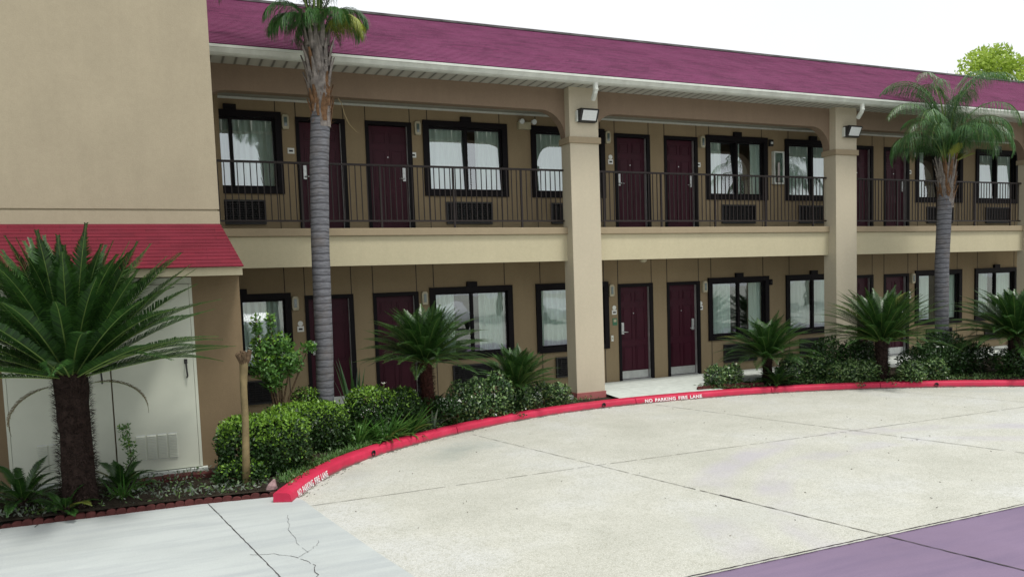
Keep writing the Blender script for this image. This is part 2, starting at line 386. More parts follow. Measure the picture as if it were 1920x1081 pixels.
for a, b in zip(joints[:-1], joints[1:]):
    m = MB(); n = max(4, int((b-a)/.08)); a2, b2 = a+.006, b-.006
    for i in range(n+1):
        s = a2+(b2-a2)*i/n; p, t, nn = cpt(s); w = random.uniform(-.003, .003)
        top = CT+.012*math.exp(-(s/1.2))+random.uniform(-.002, .002)
        for off, z in ((0.0+w, PZ-.1), (.0+w, PZ+.0), (.018+w, top-.035), (.03+w, top-.012), (.055, top), (.2, top+.004), (.215, top-.004), (.22, top-.15)):
            q = p+nn*off; m.v.append((q[0], q[1], z))
    for i in range(n):
        for j in range(7): m.f.append((i*8+j, i*8+8+j, i*8+9+j, i*8+1+j)); m.mi.append(0)
    m.f.append(tuple(range(8))); m.f.append(tuple(n*8+j for j in reversed(range(8)))); m.mi += [0, 0]
    o = m.build('kerb_section', 'curb', kerb)
    o.data.polygons.foreach_set('use_smooth', [True]*len(o.data.polygons))
    md = o.modifiers.new('es', 'EDGE_SPLIT'); md.split_angle = R(50)
# drain pipe mouths
for (x, y) in ((-4.78, -2.57), (.18, -.62), (7.02, -2.42)):
    s = s_at(x, y); p, t, nn = cpt(s); m = MB()
    c = Vector((p[0], p[1], PZ+.06)); tv = Vector((t[0], t[1], 0)); nv = Vector((nn[0], nn[1], 0))
    ring = [c+tv*math.cos(a)*.042+Vector((0, 0, 1))*math.sin(a)*.042 for a in [2*PI*i/16 for i in range(16)]]
    inn = [c+tv*math.cos(a)*.033+Vector((0, 0, 1))*math.sin(a)*.033 for a in [2*PI*i/16 for i in range(16)]]
    m.v = [tuple(q-nv*.006) for q in ring]+[tuple(q-nv*.006) for q in inn]+[tuple(q+nv*.012) for q in inn]
    for i in range(16):
        j = (i+1) % 16; m.f += [(i, j, 16+j, 16+i), (16+i, 16+j, 32+j, 32+i)]; m.mi += [0, 0]
    m.f.append(tuple(32+i for i in range(16))); m.mi.append(0)
    m.build('drain_pipe', 'black', kerb)
# stencilled text
def kerb_text(txt, s0, s1, h, zb, chunk):
    cu = bpy.data.curves.new('t', 'FONT'); cu.body = txt; cu.size = 1; cu.offset = .035; cu.space_character = 1.12; cu.space_word = 1.5
    ob = bpy.data.objects.new('t', cu); col.objects.link(ob)
    bpy.context.view_layer.update()
    dg = bpy.context.evaluated_depsgraph_get(); me = bpy.data.meshes.new_from_object(ob.evaluated_get(dg))
    bpy.data.objects.remove(ob)
    xs = [v.co.x for v in me.vertices]; ys = [v.co.y for v in me.vertices]; x0, x1, y0, y1 = min(xs), max(xs), min(ys), max(ys)
    for v in me.vertices:
        s = s0+(v.co.x-x0)/(x1-x0)*(s1-s0); u = (v.co.y-y0)/(y1-y0); p, t, nn = cpt(s)
        z = zb+u*h; k = (z-PZ)/(CT-.035-PZ); off = .018*k-.005
        q = p+nn*off; v.co = (q[0], q[1], z)
    me.materials.clear(); me.materials.append(M['paintw'])
    o = bpy.data.objects.new('painted_lettering', me); col.objects.link(o); o.parent = kerb
    o['label'] = 'white stencilled words NO PARKING FIRE LANE'
s0 = s_at(-6.12, -4.40); s1 = s_at(-5.62, -3.5); kerb_text('NO PARKING FIRE LANE', s0, s1, .082, PZ+.006, 0)
s0 = s_at(1.15, -.71); s1 = s_at(2.32, -.80); kerb_text('NO PARKING FIRE LANE', s0, s1, .068, PZ+.014, 0)

# bed (soil) behind the kerb
inner = [tuple((lambda r: r[0]+r[2]*.12)(cpt(s))) for s in np.linspace(0.02, seg[-1]-.02, 70)]
bm_ = MB(); BZ = -.075
pts = [(-14, -4.15), (-9.15, -4.02), (-7.14, -4.10), (-6.30, -4.22)]+inner
for i in range(len(pts)-1):
    (xa, ya), (xb, yb) = pts[i], pts[i+1]
    ny = 14
    for k in range(ny):
        f0, f1 = k/ny, (k+1)/ny
        def P(x, y, f, ): return (x, y+(1.2-y)*f, BZ)
        bm_.v += [P(xa, ya, f0), P(xb, yb, f0), P(xb, yb, f1), P(xa, ya, f1)]; b = len(bm_.v)
        bm_.f.append((b-4, b-3, b-2, b-1)); bm_.mi.append(0)
bm_.v = [(x, y, z+.03*math.sin(x*5.1+y*3)*math.sin(y*6.3-x)*(1 if y > -3.9 else 0)*.6) for x, y, z in bm_.v]
struct(bm_.build('planting_bed', 'soil'))
# concrete left of the kerb end
edge = catmull([(-6.20, -4.28), (-6.10, -4.55), (-6.05, -4.95), (-5.98, -5.5), (-5.88, -6.2), (-5.78, -6.9), (-5.67, -7.6), (-5.55, -8.66)], 6)
m = MB(); top = [(-20, -4.25), (-9.16, -4.03), (-7.15, -4.14), (-6.3, -4.27)]
poly = top+[tuple(p) for p in edge]+[(-5.55, -8.67), (-20, -8.67)]
n = len(poly); m.v = [(x, y, PZ+.02) for x, y in poly]+[(x, y, PZ-.1) for x, y in poly]
m.f = [tuple(reversed(range(n)))]+[(i, (i+1) % n, n+(i+1) % n, n+i) for i in range(n)]; m.mi = [0]*(n+1)
struct(m.build('footpath', 'walkconc'))
# walkway slab along rooms
m = MB(); m.box(-6.6, 24, .12, 1.46, -.2, 0)
struct(m.build('walkway', 'tilew', bevel=.01))
m = MB(); xs = np.linspace(.655, 3.0, 14)
for i in range(len(xs)-1):
    q = []
    for x in (xs[i], xs[i+1]):
        yk = np.interp(x, CP[:, 0], CP[:, 1])+.215; q.append((x, yk))
    (xa, ya), (xb, yb) = q
    m.poly([(xa, ya, CT+.002), (xb, yb, CT+.002), (xb, .118, -.003), (xa, .118, -.003)])
struct(m.build('walkway_apron', 'tilew'))

def strip(name, pts, w, mat, z=PZ+.006, gap=0.0, jit=.22):
    pts = [np.array(p, float) for p in pts]; m = MB()
    for a, b in zip(pts[:-1], pts[1:]):
        L = np.linalg.norm(b-a); n = max(2, int(L/.06)); t = (b-a)/L; nn = np.array([-t[1], t[0]])
        P = [a+(b-a)*i/n+nn*random.uniform(-1, 1)*w*jit for i in range(n+1)]; W = [w*random.uniform(.5, 1.25) for _ in range(n+1)]
        for i in range(n):
            if random.random() < gap: continue
            m.poly([(*(P[i]-nn*W[i]/2), z), (*(P[i+1]-nn*W[i+1]/2), z), (*(P[i+1]+nn*W[i+1]/2), z), (*(P[i]+nn*W[i]/2), z)])
    return struct(m.build(name, mat))
strip('expansion_joint', [(-6.06, -4.83), (-2.5, -4.82), (2.2, -4.91), (12, -5.0)], .011, 'joint', gap=.12)
strip('expansion_joint', [(-2.95, -1.78), (-2.1, -5.94)], .010, 'joint', gap=.15)
strip('expansion_joint', [(-2.1, -5.94), (-1.54, -8.66)], .014, 'joint', gap=.03)
strip('expansion_joint', [(1.16, -1.0), (2.11, -4.85), (3.0, -8.66)], .014, 'joint', gap=.1)
strip('expansion_joint', [(5.8, -2.0), (7.6, -8.66)], .011, 'joint', gap=.1)
strip('expansion_joint', [(-1.915, -6.8), (-1.86, -7.1)], .03, 'jointd', z=PZ+.008)
strip('expansion_joint', [(-20, -8.68), (12, -8.7)], .022, 'jointd', z=PZ+.026)
strip('expansion_joint', [(-1.54, -8.7), (-.6, -13.5)], .02, 'jointd', z=PZ+.01)
strip('expansion_joint', [(3.0, -8.7), (4.3, -13.5)], .02, 'jointd', z=PZ+.01)
strip('expansion_joint', [(-7.10, -4.16), (-7.06, -4.4), (-6.7, -6.9), (-6.45, -8.6)], .010, 'jointd', z=PZ+.025, jit=.35)
strip('expansion_joint', [(-8.8, -4.1), (-8.82, -4.2)], .012, 'jointd', z=PZ+.025)
def crack(P, w=.006):
    o = [P[0]]
    for a, b in zip(P[:-1], P[1:]):
        for k in range(1, 5):
            o.append((a[0]+(b[0]-a[0])*k/4+random.uniform(-.02, .02), a[1]+(b[1]-a[1])*k/4+random.uniform(-.02, .02)))
    strip('pavement_crack', o, w, 'jointd', z=PZ+.024, gap=.05)
crack([(-6.85, -6.3), (-6.67, -6.38), (-6.46, -6.59), (-6.37, -6.9), (-6.40, -7.2)], .006)
crack([(-6.34, -5.14), (-6.38, -5.5), (-6.42, -5.84), (-6.37, -6.5), (-6.46, -6.59)], .0035)
crack([(-6.37, -6.5), (-6.25, -6.35), (-6.2, -6.2)], .003)
gd = MB(); s_ = .3
while s_ < seg[-1]*.85:
    l_ = random.uniform(.05, .35)
    if random.random() < .75:
        k_ = max(2, int(l_/.05))
        for q_ in range(k_):
            (pa, ta, na), (pb, tb, nb_) = cpt(s_+l_*q_/k_), cpt(s_+l_*(q_+1)/k_); wa, wb = random.uniform(.012, .05), random.uniform(.012, .05)
            gd.poly([(*(pa-na*wa), PZ+.005), (*(pb-nb_*wb), PZ+.005), (*(pb+nb_*.01), PZ+.005), (*(pa+na*.01), PZ+.005)])
    s_ += l_+random.uniform(0, .12)
struct(gd.build('gutter_dirt', 'joint'))
# scattered debris on the drive
dm = MB()
for _ in range(70):
    x, y = random.uniform(-6, 6), random.uniform(-8.6, -1.5)
    yk = np.interp(x, CP[:, 0], CP[:, 1])
    if y > yk-.05: continue
    r = random.uniform(.004, .012); a = random.uniform(0, PI)
    dm.tube([(x-r*math.cos(a), y-r*math.sin(a), PZ+.006), (x+r*math.cos(a), y+r*math.sin(a), PZ+.010)], .004, 4)
for _ in range(420):
    s = random.uniform(.3, seg[-1]*.8); p, t, nn = cpt(s); d = abs(random.gauss(0, .07))+.01; q = p-nn*d; r = random.uniform(.003, .010)
    dm.tube([(q[0]-r, q[1], PZ+.005), (q[0]+r, q[1]+r, PZ+.008)], .004, 4)
tag(dm.build('leaf_litter', 'joint'), kind='stuff')

# scalloped brick edging along the bed
def edging(pts, label, n_per=None, z=-.14, w=.10, h=.055, mat='edging', name='bed_edging'):
    e = thing(name, (pts[0][0], pts[0][1], z), label, 'garden edging')
    e.location = (0, 0, 0); m = MB()
    for a, b in zip(pts[:-1], pts[1:]):
        a, b = np.array(a), np.array(b); L = np.linalg.norm(b-a); n = max(1, int(L/w)); t = (b-a)/L
        for i in range(n):
            p = a+(b-a)*(i+.5)/n; hw = L/n/2*.96; dz = random.uniform(-.016, .010)
            prof = [(-hw, 0), (hw, 0)]+[(hw*math.cos(an), h*.55+h*.45*math.sin(an)+dz) for an in [PI*k/8 for k in range(9)]]
            b0 = len(m.v); k = len(prof); nn = np.array([-t[1], t[0]])*.028
            off = nn*random.uniform(-.2, .2)
            m.v += [(p[0]+t[0]*u-nn[0]+off[0], p[1]+t[1]*u-nn[1]+off[1], z+zz) for u, zz in prof]+[(p[0]+t[0]*u+nn[0]+off[0], p[1]+t[1]*u+nn[1]+off[1], z+zz) for u, zz in prof]
            m.f.append(tuple(b0+q for q in range(k))); m.f.append(tuple(b0+k+q for q in reversed(range(k)))); m.mi += [0, 0]
            for q in range(k):
                r_ = (q+1) % k; m.f.append((b0+q, b0+k+q, b0+k+r_, b0+r_)); m.mi.append(0)
    o = m.build('scalloped_course', mat, e); return e
edging([(-14, -4.2), (-9.15, -4.035), (-7.14, -4.12), (-6.32, -4.24)], 'low scalloped brick red edging between the shaded bed and the pale concrete footpath')
edging([(2.52, -.50), (3.2, -.56), (4.0, -.78)], 'short run of dark scalloped edging on top of the red kerb beside the walkway', z=-.05, h=.09, mat='edging')
# ------------------------------------------------------------------ building
D = 1.5; FY = .188; W_ = .64; B_ = 6.8477; H = 3.30
bld = thing('motel_building', (0, 0, 0), 'two storey tan motel with arched balcony, purple shingle roof and maroon room doors', 'building')
A1, A2, B1, B2, a1, a2, dw = 4.361, 6.175, 6.72, 8.497, 1.914, 3.22, .882
WT, WB, DT = 2.235, .753, 2.15
bays = [-2, -1, 0, 1, 2]
def wall(name, z0, zt, zoff, groove_top):
    holes = []
    for k in bays:
        ox = k*B_
        holes += [(a1+ox, a1+dw+ox, zoff, zoff+DT), (a2+ox, a2+dw+ox, zoff, zoff+DT)]
        holes += [(A1+ox+.05, A2+ox-.05, zoff+WB+.05, zoff+WT-.05), (B1+ox+.05, B2+ox-.05, zoff+WB+.05, zoff+WT-.05)]
    X0, X1 = -9, 24
    holes = [h for h in holes if h[0] > X0 and h[1] < X1]
    gr = []
    for k in bays:
        ox = k*B_
        for gx in (a1, a1+dw+.0, a2, a2+dw+.0, A1+.10, A2-.16, B1+.12, B2-.1): 
            g_ = gx+ox
            if X0+.1 < g_ < X1-.1: gr.append(g_)
    xs = sorted(set([X0, X1]+[h[0] for h in holes]+[h[1] for h in holes])); zs = sorted(set([z0, zt]+[h[2] for h in holes]+[h[3] for h in holes]))
    m = MB()
    solid = lambda i, j: 0 <= i < len(xs)-1 and 0 <= j < len(zs)-1 and not any(h[0] <= (xs[i]+xs[i+1])/2 <= h[1] and h[2] <= (zs[j]+zs[j+1])/2 <= h[3] for h in holes)
    y0, y1 = D, D+.2
    for i in range(len(xs)-1):
        for j in range(len(zs)-1):
            if not solid(i, j): continue
            xa, xb, za, zb = xs[i], xs[i+1], zs[j], zs[j+1]
            m.poly([(xa, y0, za), (xb, y0, za), (xb, y0, zb), (xa, y0, zb)]); m.poly([(xb, y1, za), (xa, y1, za), (xa, y1, zb), (xb, y1, zb)])
            if not solid(i-1, j): m.poly([(xa, y1, za), (xa, y0, za), (xa, y0, zb), (xa, y1, zb)])
            if not solid(i+1, j): m.poly([(xb, y0, za), (xb, y1, za), (xb, y1, zb), (xb, y0, zb)])
            if not solid(i, j-1): m.poly([(xa, y1, za), (xb, y1, za), (xb, y0, za), (xa, y0, za)])
            if not solid(i, j+1): m.poly([(xa, y0, zb), (xb, y0, zb), (xb, y1, zb), (xa, y1, zb)])
    gm = m
    for g_ in gr:      # joint beads above and below the openings
        isdoor = any(abs(g_-h[0]) < .02 or abs(g_-h[1]) < .02 for h in holes if h[2] <= zoff+.01)
        xo = g_
        if isdoor: xo = g_+(.0)
        gm.box(xo-.007, xo+.007, D-.005, D-.0005, zoff+(DT if isdoor else WT)+.01, zt-.001, 1)
        if not isdoor: gm.box(xo-.007, xo+.007, D-.005, D-.0005, zoff+.001, zoff+WB-.01, 1)
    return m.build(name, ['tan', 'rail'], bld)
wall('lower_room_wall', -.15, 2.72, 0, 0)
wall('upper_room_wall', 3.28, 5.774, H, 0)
MB().box(-9, 24, D+2.2, D+2.3, -.1, 6.5).build('room_back_wall', 'room', bld)
MB().box(-9, 24, D+.21, D+2.19, 2.9, 3.0).build('room_floor', 'room', bld)

def door(ox, zoff, lockside, kick='steel'):
    # opening ox..ox+dw ; leaf recessed
    t = .055; y = D
    fr = MB()
    fr.box(ox-.012, ox+t, y-.022, y+.14, zoff, zoff+DT-t); fr.box(ox+dw-t, ox+dw+.03, y-.022, y+.14, zoff, zoff+DT-t)
    fr.box(ox-.012, ox+dw+.03, y-.022, y+.14, zoff+DT-t, zoff+DT+.02)
    leaf = MB(); x0, x1 = ox+t+.004, ox+dw-t-.004; z0, z1 = zoff+.012, zoff+DT-t-.004; ly = y+.085
    # six raised panels: leaf grid with grooves
    leaf.box(x0, x1, ly, ly+.045, z0, z1)
    wd = x1-x0; hgt = z1-z0; pw = wd*.33
    for cx in (x0+wd*.28, x0+wd*.72):
        for (pa, pb) in ((.09, .36), (.43, .78), (.84, .945)):
            za, zb = z0+hgt*pa, z0+hgt*pb
            r_ = .012
            for k, (ins, dep) in enumerate(((0, .010), )):
                # moulding ring
                leaf.box(cx-pw/2, cx+pw/2, ly-dep, ly-.0005, za, za+r_); leaf.box(cx-pw/2, cx+pw/2, ly-dep, ly-.0005, zb-r_, zb)
                leaf.box(cx-pw/2, cx-pw/2+r_, ly-dep, ly-.0005, za+r_, zb-r_); leaf.box(cx+pw/2-r_, cx+pw/2, ly-dep, ly-.0005, za+r_, zb-r_)
            leaf.box(cx-pw/2+.035, cx+pw/2-.035, ly-.008, ly-.0005, za+.035, zb-.035)
    o = leaf.build('room_door', 'maroon', bld)
    fr.build('door_frame', 'dark', o)
    ws = MB().box(x1-.004, x1+.003, y+.02, y+.084, zoff+.01, z1); ws.build('weather_strip', 'steel', o)
    if zoff < 1: k = MB().box(x0+.02, x1-.02, ly-.013, ly-.0105, z0+.012, z0+.19); k.build('kick_plate', kick, o)
    th = MB().box(ox+t, ox+dw-t, y-.03, y+.084, zoff+.001, zoff+.012); th.build('threshold', 'steel', o)
    lx = x0+.075 if lockside < 0 else x1-.075
    lk = MB().box(lx-.032, lx+.032, ly-.035, ly-.0105, zoff+1.04, zoff+1.30).box(lx-.022, lx+.022, ly-.042, ly-.036, zoff+1.19, zoff+1.27)
    lk.build('card_lock', 'steel', o, bevel=.006)
    hd = MB(); hd.tube([(lx, ly-.03, zoff+1.09), (lx, ly-.075, zoff+1.09), (lx-lockside*.02, ly-.08, zoff+1.09), (lx-lockside*.11, ly-.078, zoff+1.085)], .010, 8)
    hd.build('lever_handle', 'steel', o, smooth=True)
    pe = MB().tube([(x0+wd*.5, ly-.006, zoff+1.5), (x0+wd*.5, ly+.0, zoff+1.5)], .012, 10); pe.build('peephole', 'steel', o)
    return o
def curtain_panel(x0, x1, z0, z1, y, fold=.11):
    m = MB(); n = max(8, int((x1-x0)/.014)); ph = random.uniform(0, 6); P = []
    for i in range(n+1):
        x = x0+(x1-x0)*i/n; yy = y+.028*math.sin(2*PI*(x+.02*math.sin(x*9+ph))/fold+ph)+.012*math.sin(x*23+ph)
        P.append((x, yy))
    for i in range(n):
        m.poly([(P[i][0], P[i][1], z0), (P[i+1][0], P[i+1][1], z0), (P[i+1][0], P[i+1][1], z1), (P[i][0], P[i][1], z1)])
    return m
def window(x0, x1, z0, z1, panels):
    t = .115; y = D; fr = MB()
    # timber surround, proud of the wall
    fr.box(x0, x1, y-.045, y+.03, z1-t, z1); fr.box(x0, x1, y-.045, y+.03, z0, z0+t)
    fr.box(x0, x0+t, y-.045, y+.03, z0+t, z1-t); fr.box(x1-t, x1, y-.045, y+.03, z0+t, z1-t)
    cx = (x0+x1)/2
    fr.box(cx-.11, cx+.11, y-.065, y-.0, z1+.0, z1+.095)     # head block
    # sliding sash
    s = .035; a, b, c, d = x0+t, x1-t, z0+t, z1-t; g0, g1 = y+.005, y+.06
    fr.box(a, b, g0+.03, g1+.03, c, c+s); fr.box(a, b, g0+.03, g1+.03, d-s, d)
    fr.box(a, a+s, g0+.03, g1+.03, c+s, d-s); fr.box(b-s, b, g0+.03, g1+.03, c+s, d-s)
    fr.box(cx-.028, cx+.028, g0-.012, g1+.06, c+s, d-s)
    o = fr.build('window', 'dark', bld)
    tl = .075 if z0 > 3 else .0; w0, w1 = a-.01, b+.01     # upper panes leaned back so the reflected arch falls lower in the glass
    for (pa, pb) in ((w0, cx-.002), (cx+.002, w1)):
        yb = y+.036
        MB().poly([(pa, yb, c), (pb, yb, c), (pb, yb+tl, d), (pa, yb+tl, d)]).build('pane', 'glass' if z0 > 3 else 'glass_low', o)
    for (f0, f1) in panels:
        curtain_panel(a+(b-a)*f0, a+(b-a)*f1, c-.02, d+.03, y+.135).build('curtain', 'curtain', o)
    return o
def aircon(x0, x1, z0, z1):
    m = MB(); y = D
    m.box(x0, x1, y-.05, y+.0, z0, z0+.03); m.box(x0, x1, y-.05, y, z1-.03, z1); m.box(x0, x0+.03, y-.05, y, z0+.03, z1-.03); m.box(x1-.03, x1, y-.05, y, z0+.03, z1-.03)
    m.box(x0+.03, x1-.03, y-.004, y-.001, z0+.03, z1-.03)
    n = 9
    for i in range(n):
        z = z0+.03+(z1-z0-.06)*(i+.5)/n
        m.prism_x([(y-.042, z-.012), (y-.036, z-.014), (y-.008, z+.010), (y-.014, z+.012)], x0+.03, x1-.03)
    for i in range(1, 8):
        x = x0+(x1-x0)*i/8; m.box(x-.004, x+.004, y-.047, y-.043, z0+.03, z1-.03)
    return m.build('air_conditioner', 'black', bld)
# curtain layouts (fraction of glass width) per window
PA = {(-1, 0): [(0, .28), (.62, 1)], (-1, 1): [(0, .5), (.66, 1)], (0, 0): [(0, .40), (.75, 1)], (0, 1): [(0, .26), (.52, .62), (.8, 1)], (1, 0): [(0, .36), (.6, 1)], (1, 1): [(0, .2), (.6, 1)]}
for k in bays[:-1]:
    ox = k*B_
    for lv in (0, 1):
        z = lv*H
        if a1+ox > -8.5: door(a1+ox, z, -1); door(a2+ox, z, 1)
        if A1+ox > -8.5: 
            window(A1+ox, A2+ox, z+WB, z+WT, PA.get((k, lv), [(0, .4), (.6, 1)])); aircon(A1+ox+.43, A1+ox+1.42, z+.2, z+.64)
        window(B1+ox, B2+ox, z+WB, z+WT, [(0, .37), (.5, 1)] if (k == 1 and lv == 0) else [(0, 1)]); aircon(B1+ox+.43, B1+ox+1.42, z+.2, z+.64)

# pillars
for i, px_ in enumerate((-7.38, 0, B_, 2*B_, 3*B_)):
    m = MB().box(px_, px_+W_, 0, .374 if i else .40, -.12, 6.0)
    o = m.build('pillar', 'pillar', bld, bevel=.008)
    c = MB().box(px_-.035, px_+W_+.035, -.035, .41, 4.93, 5.05); c.build('pillar_cap', 'cap', o, bevel=.008)
    p = MB(); p.box(px_-.012, px_+W_+.012, -.02, .39, -.14, .055); p.build('pillar_base', 'bluetrim', o)
# arched beam between pillars
AT, CS = 5.575, 5.05
def beam(xa, xb, rr=.52):
    prof = [(xa, 6.04)]; prof.append((xa, CS))
    n = 14
    for i in range(n+1):
        an = PI-PI/2*i/n; prof.append((xa+rr+rr*math.cos(an), CS+(AT-CS)*math.sin(an)))
    for i in range(n+1):
        an = PI/2-PI/2*i/n; prof.append((xb-rr+rr*math.cos(an), CS+(AT-CS)*math.sin(an)))
    prof.append((xb, 6.04))
    # split as strips to stay convex
    m = MB(); pr = prof[1:-1]
    for (x_a, z_a), (x_b, z_b) in zip(pr[:-1], pr[1:]):
        if x_b-x_a < 1e-6: continue
        m.poly([(x_a, FY, z_a), (x_b, FY, z_b), (x_b, FY, 6.04), (x_a, FY, 6.04)])
        m.poly([(x_b, FY+.2, z_b), (x_a, FY+.2, z_a), (x_a, FY+.2, 6.04), (x_b, FY+.2, 6.04)])
        m.poly([(x_a, FY+.2, z_a), (x_b, FY+.2, z_b), (x_b, FY, z_b), (x_a, FY, z_a)])
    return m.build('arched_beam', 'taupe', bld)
spans = [(-6.74, 0), (W_, B_), (B_+W_, 2*B_), (2*B_+W_, 3*B_)]
for xa, xb in spans: beam(xa, xb)
# balcony band, ledge, slab
for xa, xb in spans:
    MB().box(xa, xb, FY+.045, FY+.17, 2.67, 3.19).build('balcony_band', 'cream', bld)
    MB().box(xa, xb, FY, FY+.2, 3.192, 3.325).build('balcony_ledge', 'cap', bld, bevel=.01)
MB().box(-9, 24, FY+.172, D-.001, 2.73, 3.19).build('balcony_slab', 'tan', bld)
MB().box(-9, 24, FY+.202, D-.001, 3.192, 3.298).build('balcony_floor', 'tilew', bld)
MB().box(-9, 24, FY+.2, D+.3, 5.775, 5.81).build('balcony_ceiling', 'ceil', bld)
MB().box(-9, 24, D-.02, D-.001, 5.735, 5.773).build('ceiling_trim', 'white', bld)
# eaves
MB().box(-9, 26, -.46, FY+.05, 5.995, 6.015).build('eave_soffit', 'soffit', bld)
gp = [(-.44, 5.955), (-.50, 5.945), (-.545, 5.97), (-.585, 6.03), (-.60, 6.035), (-.60, 6.075), (-.585, 6.075), (-.58, 6.06), (-.47, 6.06), (-.44, 6.10)]
MB().prism_x(gp, -9, 26).build('gutter', 'white', bld)
MB().box(-9, 26, -.438, -.40, 5.95, 6.10).build('fascia_board', 'white', bld)
# main roof: stepped shingle courses
def courses(y0, z0, y1, z1, n, x0f, x1f, step=.012):
    m = MB()
    for i in range(n):
        a, b = i/n, (i+1)/n
        ya, za, yb, zb = y0+(y1-y0)*a, z0+(z1-z0)*a, y0+(y1-y0)*b, z0+(z1-z0)*b
        xa0, xa1, xb0, xb1 = x0f(a), x1f(a), x0f(b), x1f(b)
        k = max(1, int((xa1-xa0)/2.0))
        for j in range(k):
            u0, u1 = j/k, (j+1)/k
            m.poly([(xa0+(xa1-xa0)*u0, ya, za+step), (xa0+(xa1-xa0)*u1, ya, za+step), (xb0+(xb1-xb0)*u1, yb, zb), (xb0+(xb1-xb0)*u0, yb, zb)])
            m.poly([(xa0+(xa1-xa0)*u0, ya, za), (xa0+(xa1-xa0)*u1, ya, za), (xa0+(xa1-xa0)*u1, ya, za+step), (xa0+(xa1-xa0)*u0, ya, za+step)])
    return m
m = courses(-.60, 6.085, 4.0, 8.33, 40, lambda t: -9, lambda t: 26)
m.poly([(-9, 4.0, 8.33), (26, 4.0, 8.33), (26, 8.6, 6.05), (-9, 8.6, 6.05)])
m.poly([(-9, -.6, 6.05), (-9, 4, 8.33), (-9, 8.6, 6.05)]); m.poly([(26, -.6, 6.05), (26, 8.6, 6.05), (26, 4, 8.33)])
rf = m.build('roof', 'roof', bld)
rm = MB().prism_x([(3.82, 8.265), (4.0, 8.375), (4.18, 8.265), (4.0, 8.34)], -9, 26); rm.build('ridge_cap', 'roofdark' if 'roofdark' in M else 'jointd', rf)
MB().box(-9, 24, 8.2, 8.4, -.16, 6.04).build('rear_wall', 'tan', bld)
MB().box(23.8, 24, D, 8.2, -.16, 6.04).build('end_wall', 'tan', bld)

# tower block on the left
TX = -6.64
tw = MB().box(-16, TX, -2.3, 6, 3.395, 9.6).box(-16, TX, -2.3, 6, 3.16, 3.37).box(-16, TX-.02, -2.28, 6, 3.37, 3.395)
tw.build('tower_wall', 'tower', bld)
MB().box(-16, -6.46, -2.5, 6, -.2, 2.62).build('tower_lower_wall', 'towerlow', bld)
MB().box(-6.459, -6.30, D-.3, D, 0, 6).build('return_wall', 'tan', bld)
# awning
aw = courses(-3.06, 2.60, -2.30, 3.20, 13, lambda t: -16, lambda t: -6.44-.20*t, .008)
aw.poly([(-6.44, -3.06, 2.60), (-6.44, -2.3, 2.60), (-6.64, -2.3, 3.20)])
aw.poly([(-16, -3.06, 2.598), (-6.44, -3.06, 2.598), (-6.44, -2.3, 2.598), (-16, -2.3, 2.598)])
awo = aw.build('awning_roof', 'awning', bld)
MB().box(-16, -6.455, -3.0, -2.96, 2.49, 2.596).build('awning_fascia', 'cream', awo)
MB().box(-16, -6.455, -2.958, -2.502, 2.50, 2.52).build('awning_soffit', 'soffit', awo)
# utility doors
def udoor(x0, x1, hx, louv):
    y = -2.5; z0, z1 = -.02, 2.40
    d = MB().box(x0, x1, y-.05, y-.004, z0, z1); o = d.build('utility_door', 'cabinet', bld, bevel=.006)
    h = MB(); h.tube([(hx, y-.05, 1.40), (hx, y-.10, 1.38), (hx+.01, y-.10, 1.2), (hx+.005, y-.05, 1.18)], .011, 8); h.box(hx-.02, hx+.02, y-.06, y-.0505, 1.36, 1.42)
    h.build('door_handle', 'black', o)
    lo = MB()
    for c in range(4):
        xa = louv+c*.127; lo.box(xa, xa+.105, y-.0525, y-.0505, .14, .47, 1)
        for r_ in range(15):
            z = .15+r_*.021
            lo.prism_x([(y-.051, z+.002), (y-.072, z), (y-.051, z+.014)], xa, xa+.105)
    lo.build('louvre_vent', ['cabinet', 'steel'], o)
    return o
udoor(-9.22, -8.088, -8.19, -8.95)
udoor(-8.072, -7.10, -7.19, -7.84)
MB().box(-9.3, -7.06, -2.53, -2.502, 2.405, 2.485).build('door_header', 'cabinet', bld)
MB().box(-9.26, -9.225, -2.54, -2.502, -.02, 2.4).build('door_jamb', 'cabinet', bld); MB().box(-7.095, -7.06, -2.54, -2.502, -.02, 2.4).build('door_jamb', 'cabinet', bld)
MB().box(-9.3, -7.0, -2.60, -2.502, -.2, -.03).build('door_sill', 'tilew', bld)

# ------------------------------------------------------------------ balcony railings
RY = FY+.1
def railing(xa, xb, label):
    t = thing('balcony_railing', ((xa+xb)/2, RY, 3.325), label, 'railing', 'dark metal railings along the balcony'); cx = (xa+xb)/2
    MB().box(xa-cx, xb-cx, -.022, .022, 1.10, 1.135).build('top_rail', 'rail', t)
    MB().box(xa-cx, xb-cx, -.014, .014, .12, .150).build('bottom_rail', 'rail', t)
    posts = [x for x in [xa+.24+1.385*i for i in range(8)] if x < xb-.05]
    pm = None
    for x in posts:
        if pm is None:
            pm = MB().box(-.017, .017, -.017, .017, 0, 1.099).box(-.04, .04, -.035, .035, 0, .008).build('post', 'rail', t); pm.location = (x-cx, 0, 0)
        else:
            q = pm.copy(); col.objects.link(q); q.parent = t; q.location = (x-cx, 0, 0)
    bmesh_ = None; n = int((xb-xa)/.104)
    for i in range(n):
        x = xa+.07+.104*i
        if x > xb-.02 or any(abs(x-p) < .035 for p in posts): continue
        if bmesh_ is None:
            bmesh_ = MB().box(-.0075, .0075, -.0075, .0075, .150, 1.0995).build('baluster', 'rail', t); bmesh_.location = (x-cx, 0, 0)
        else:
            q = bmesh_.copy(); col.objects.link(q); q.parent = t; q.location = (x-cx, 0, 0)
railing(-6.72, -.02, 'dark balcony railing behind the tall palm trunk, from the tower to the first pillar')
railing(W_+.01, B_-.01, 'dark balcony railing in the middle bay between the two floodlit pillars')
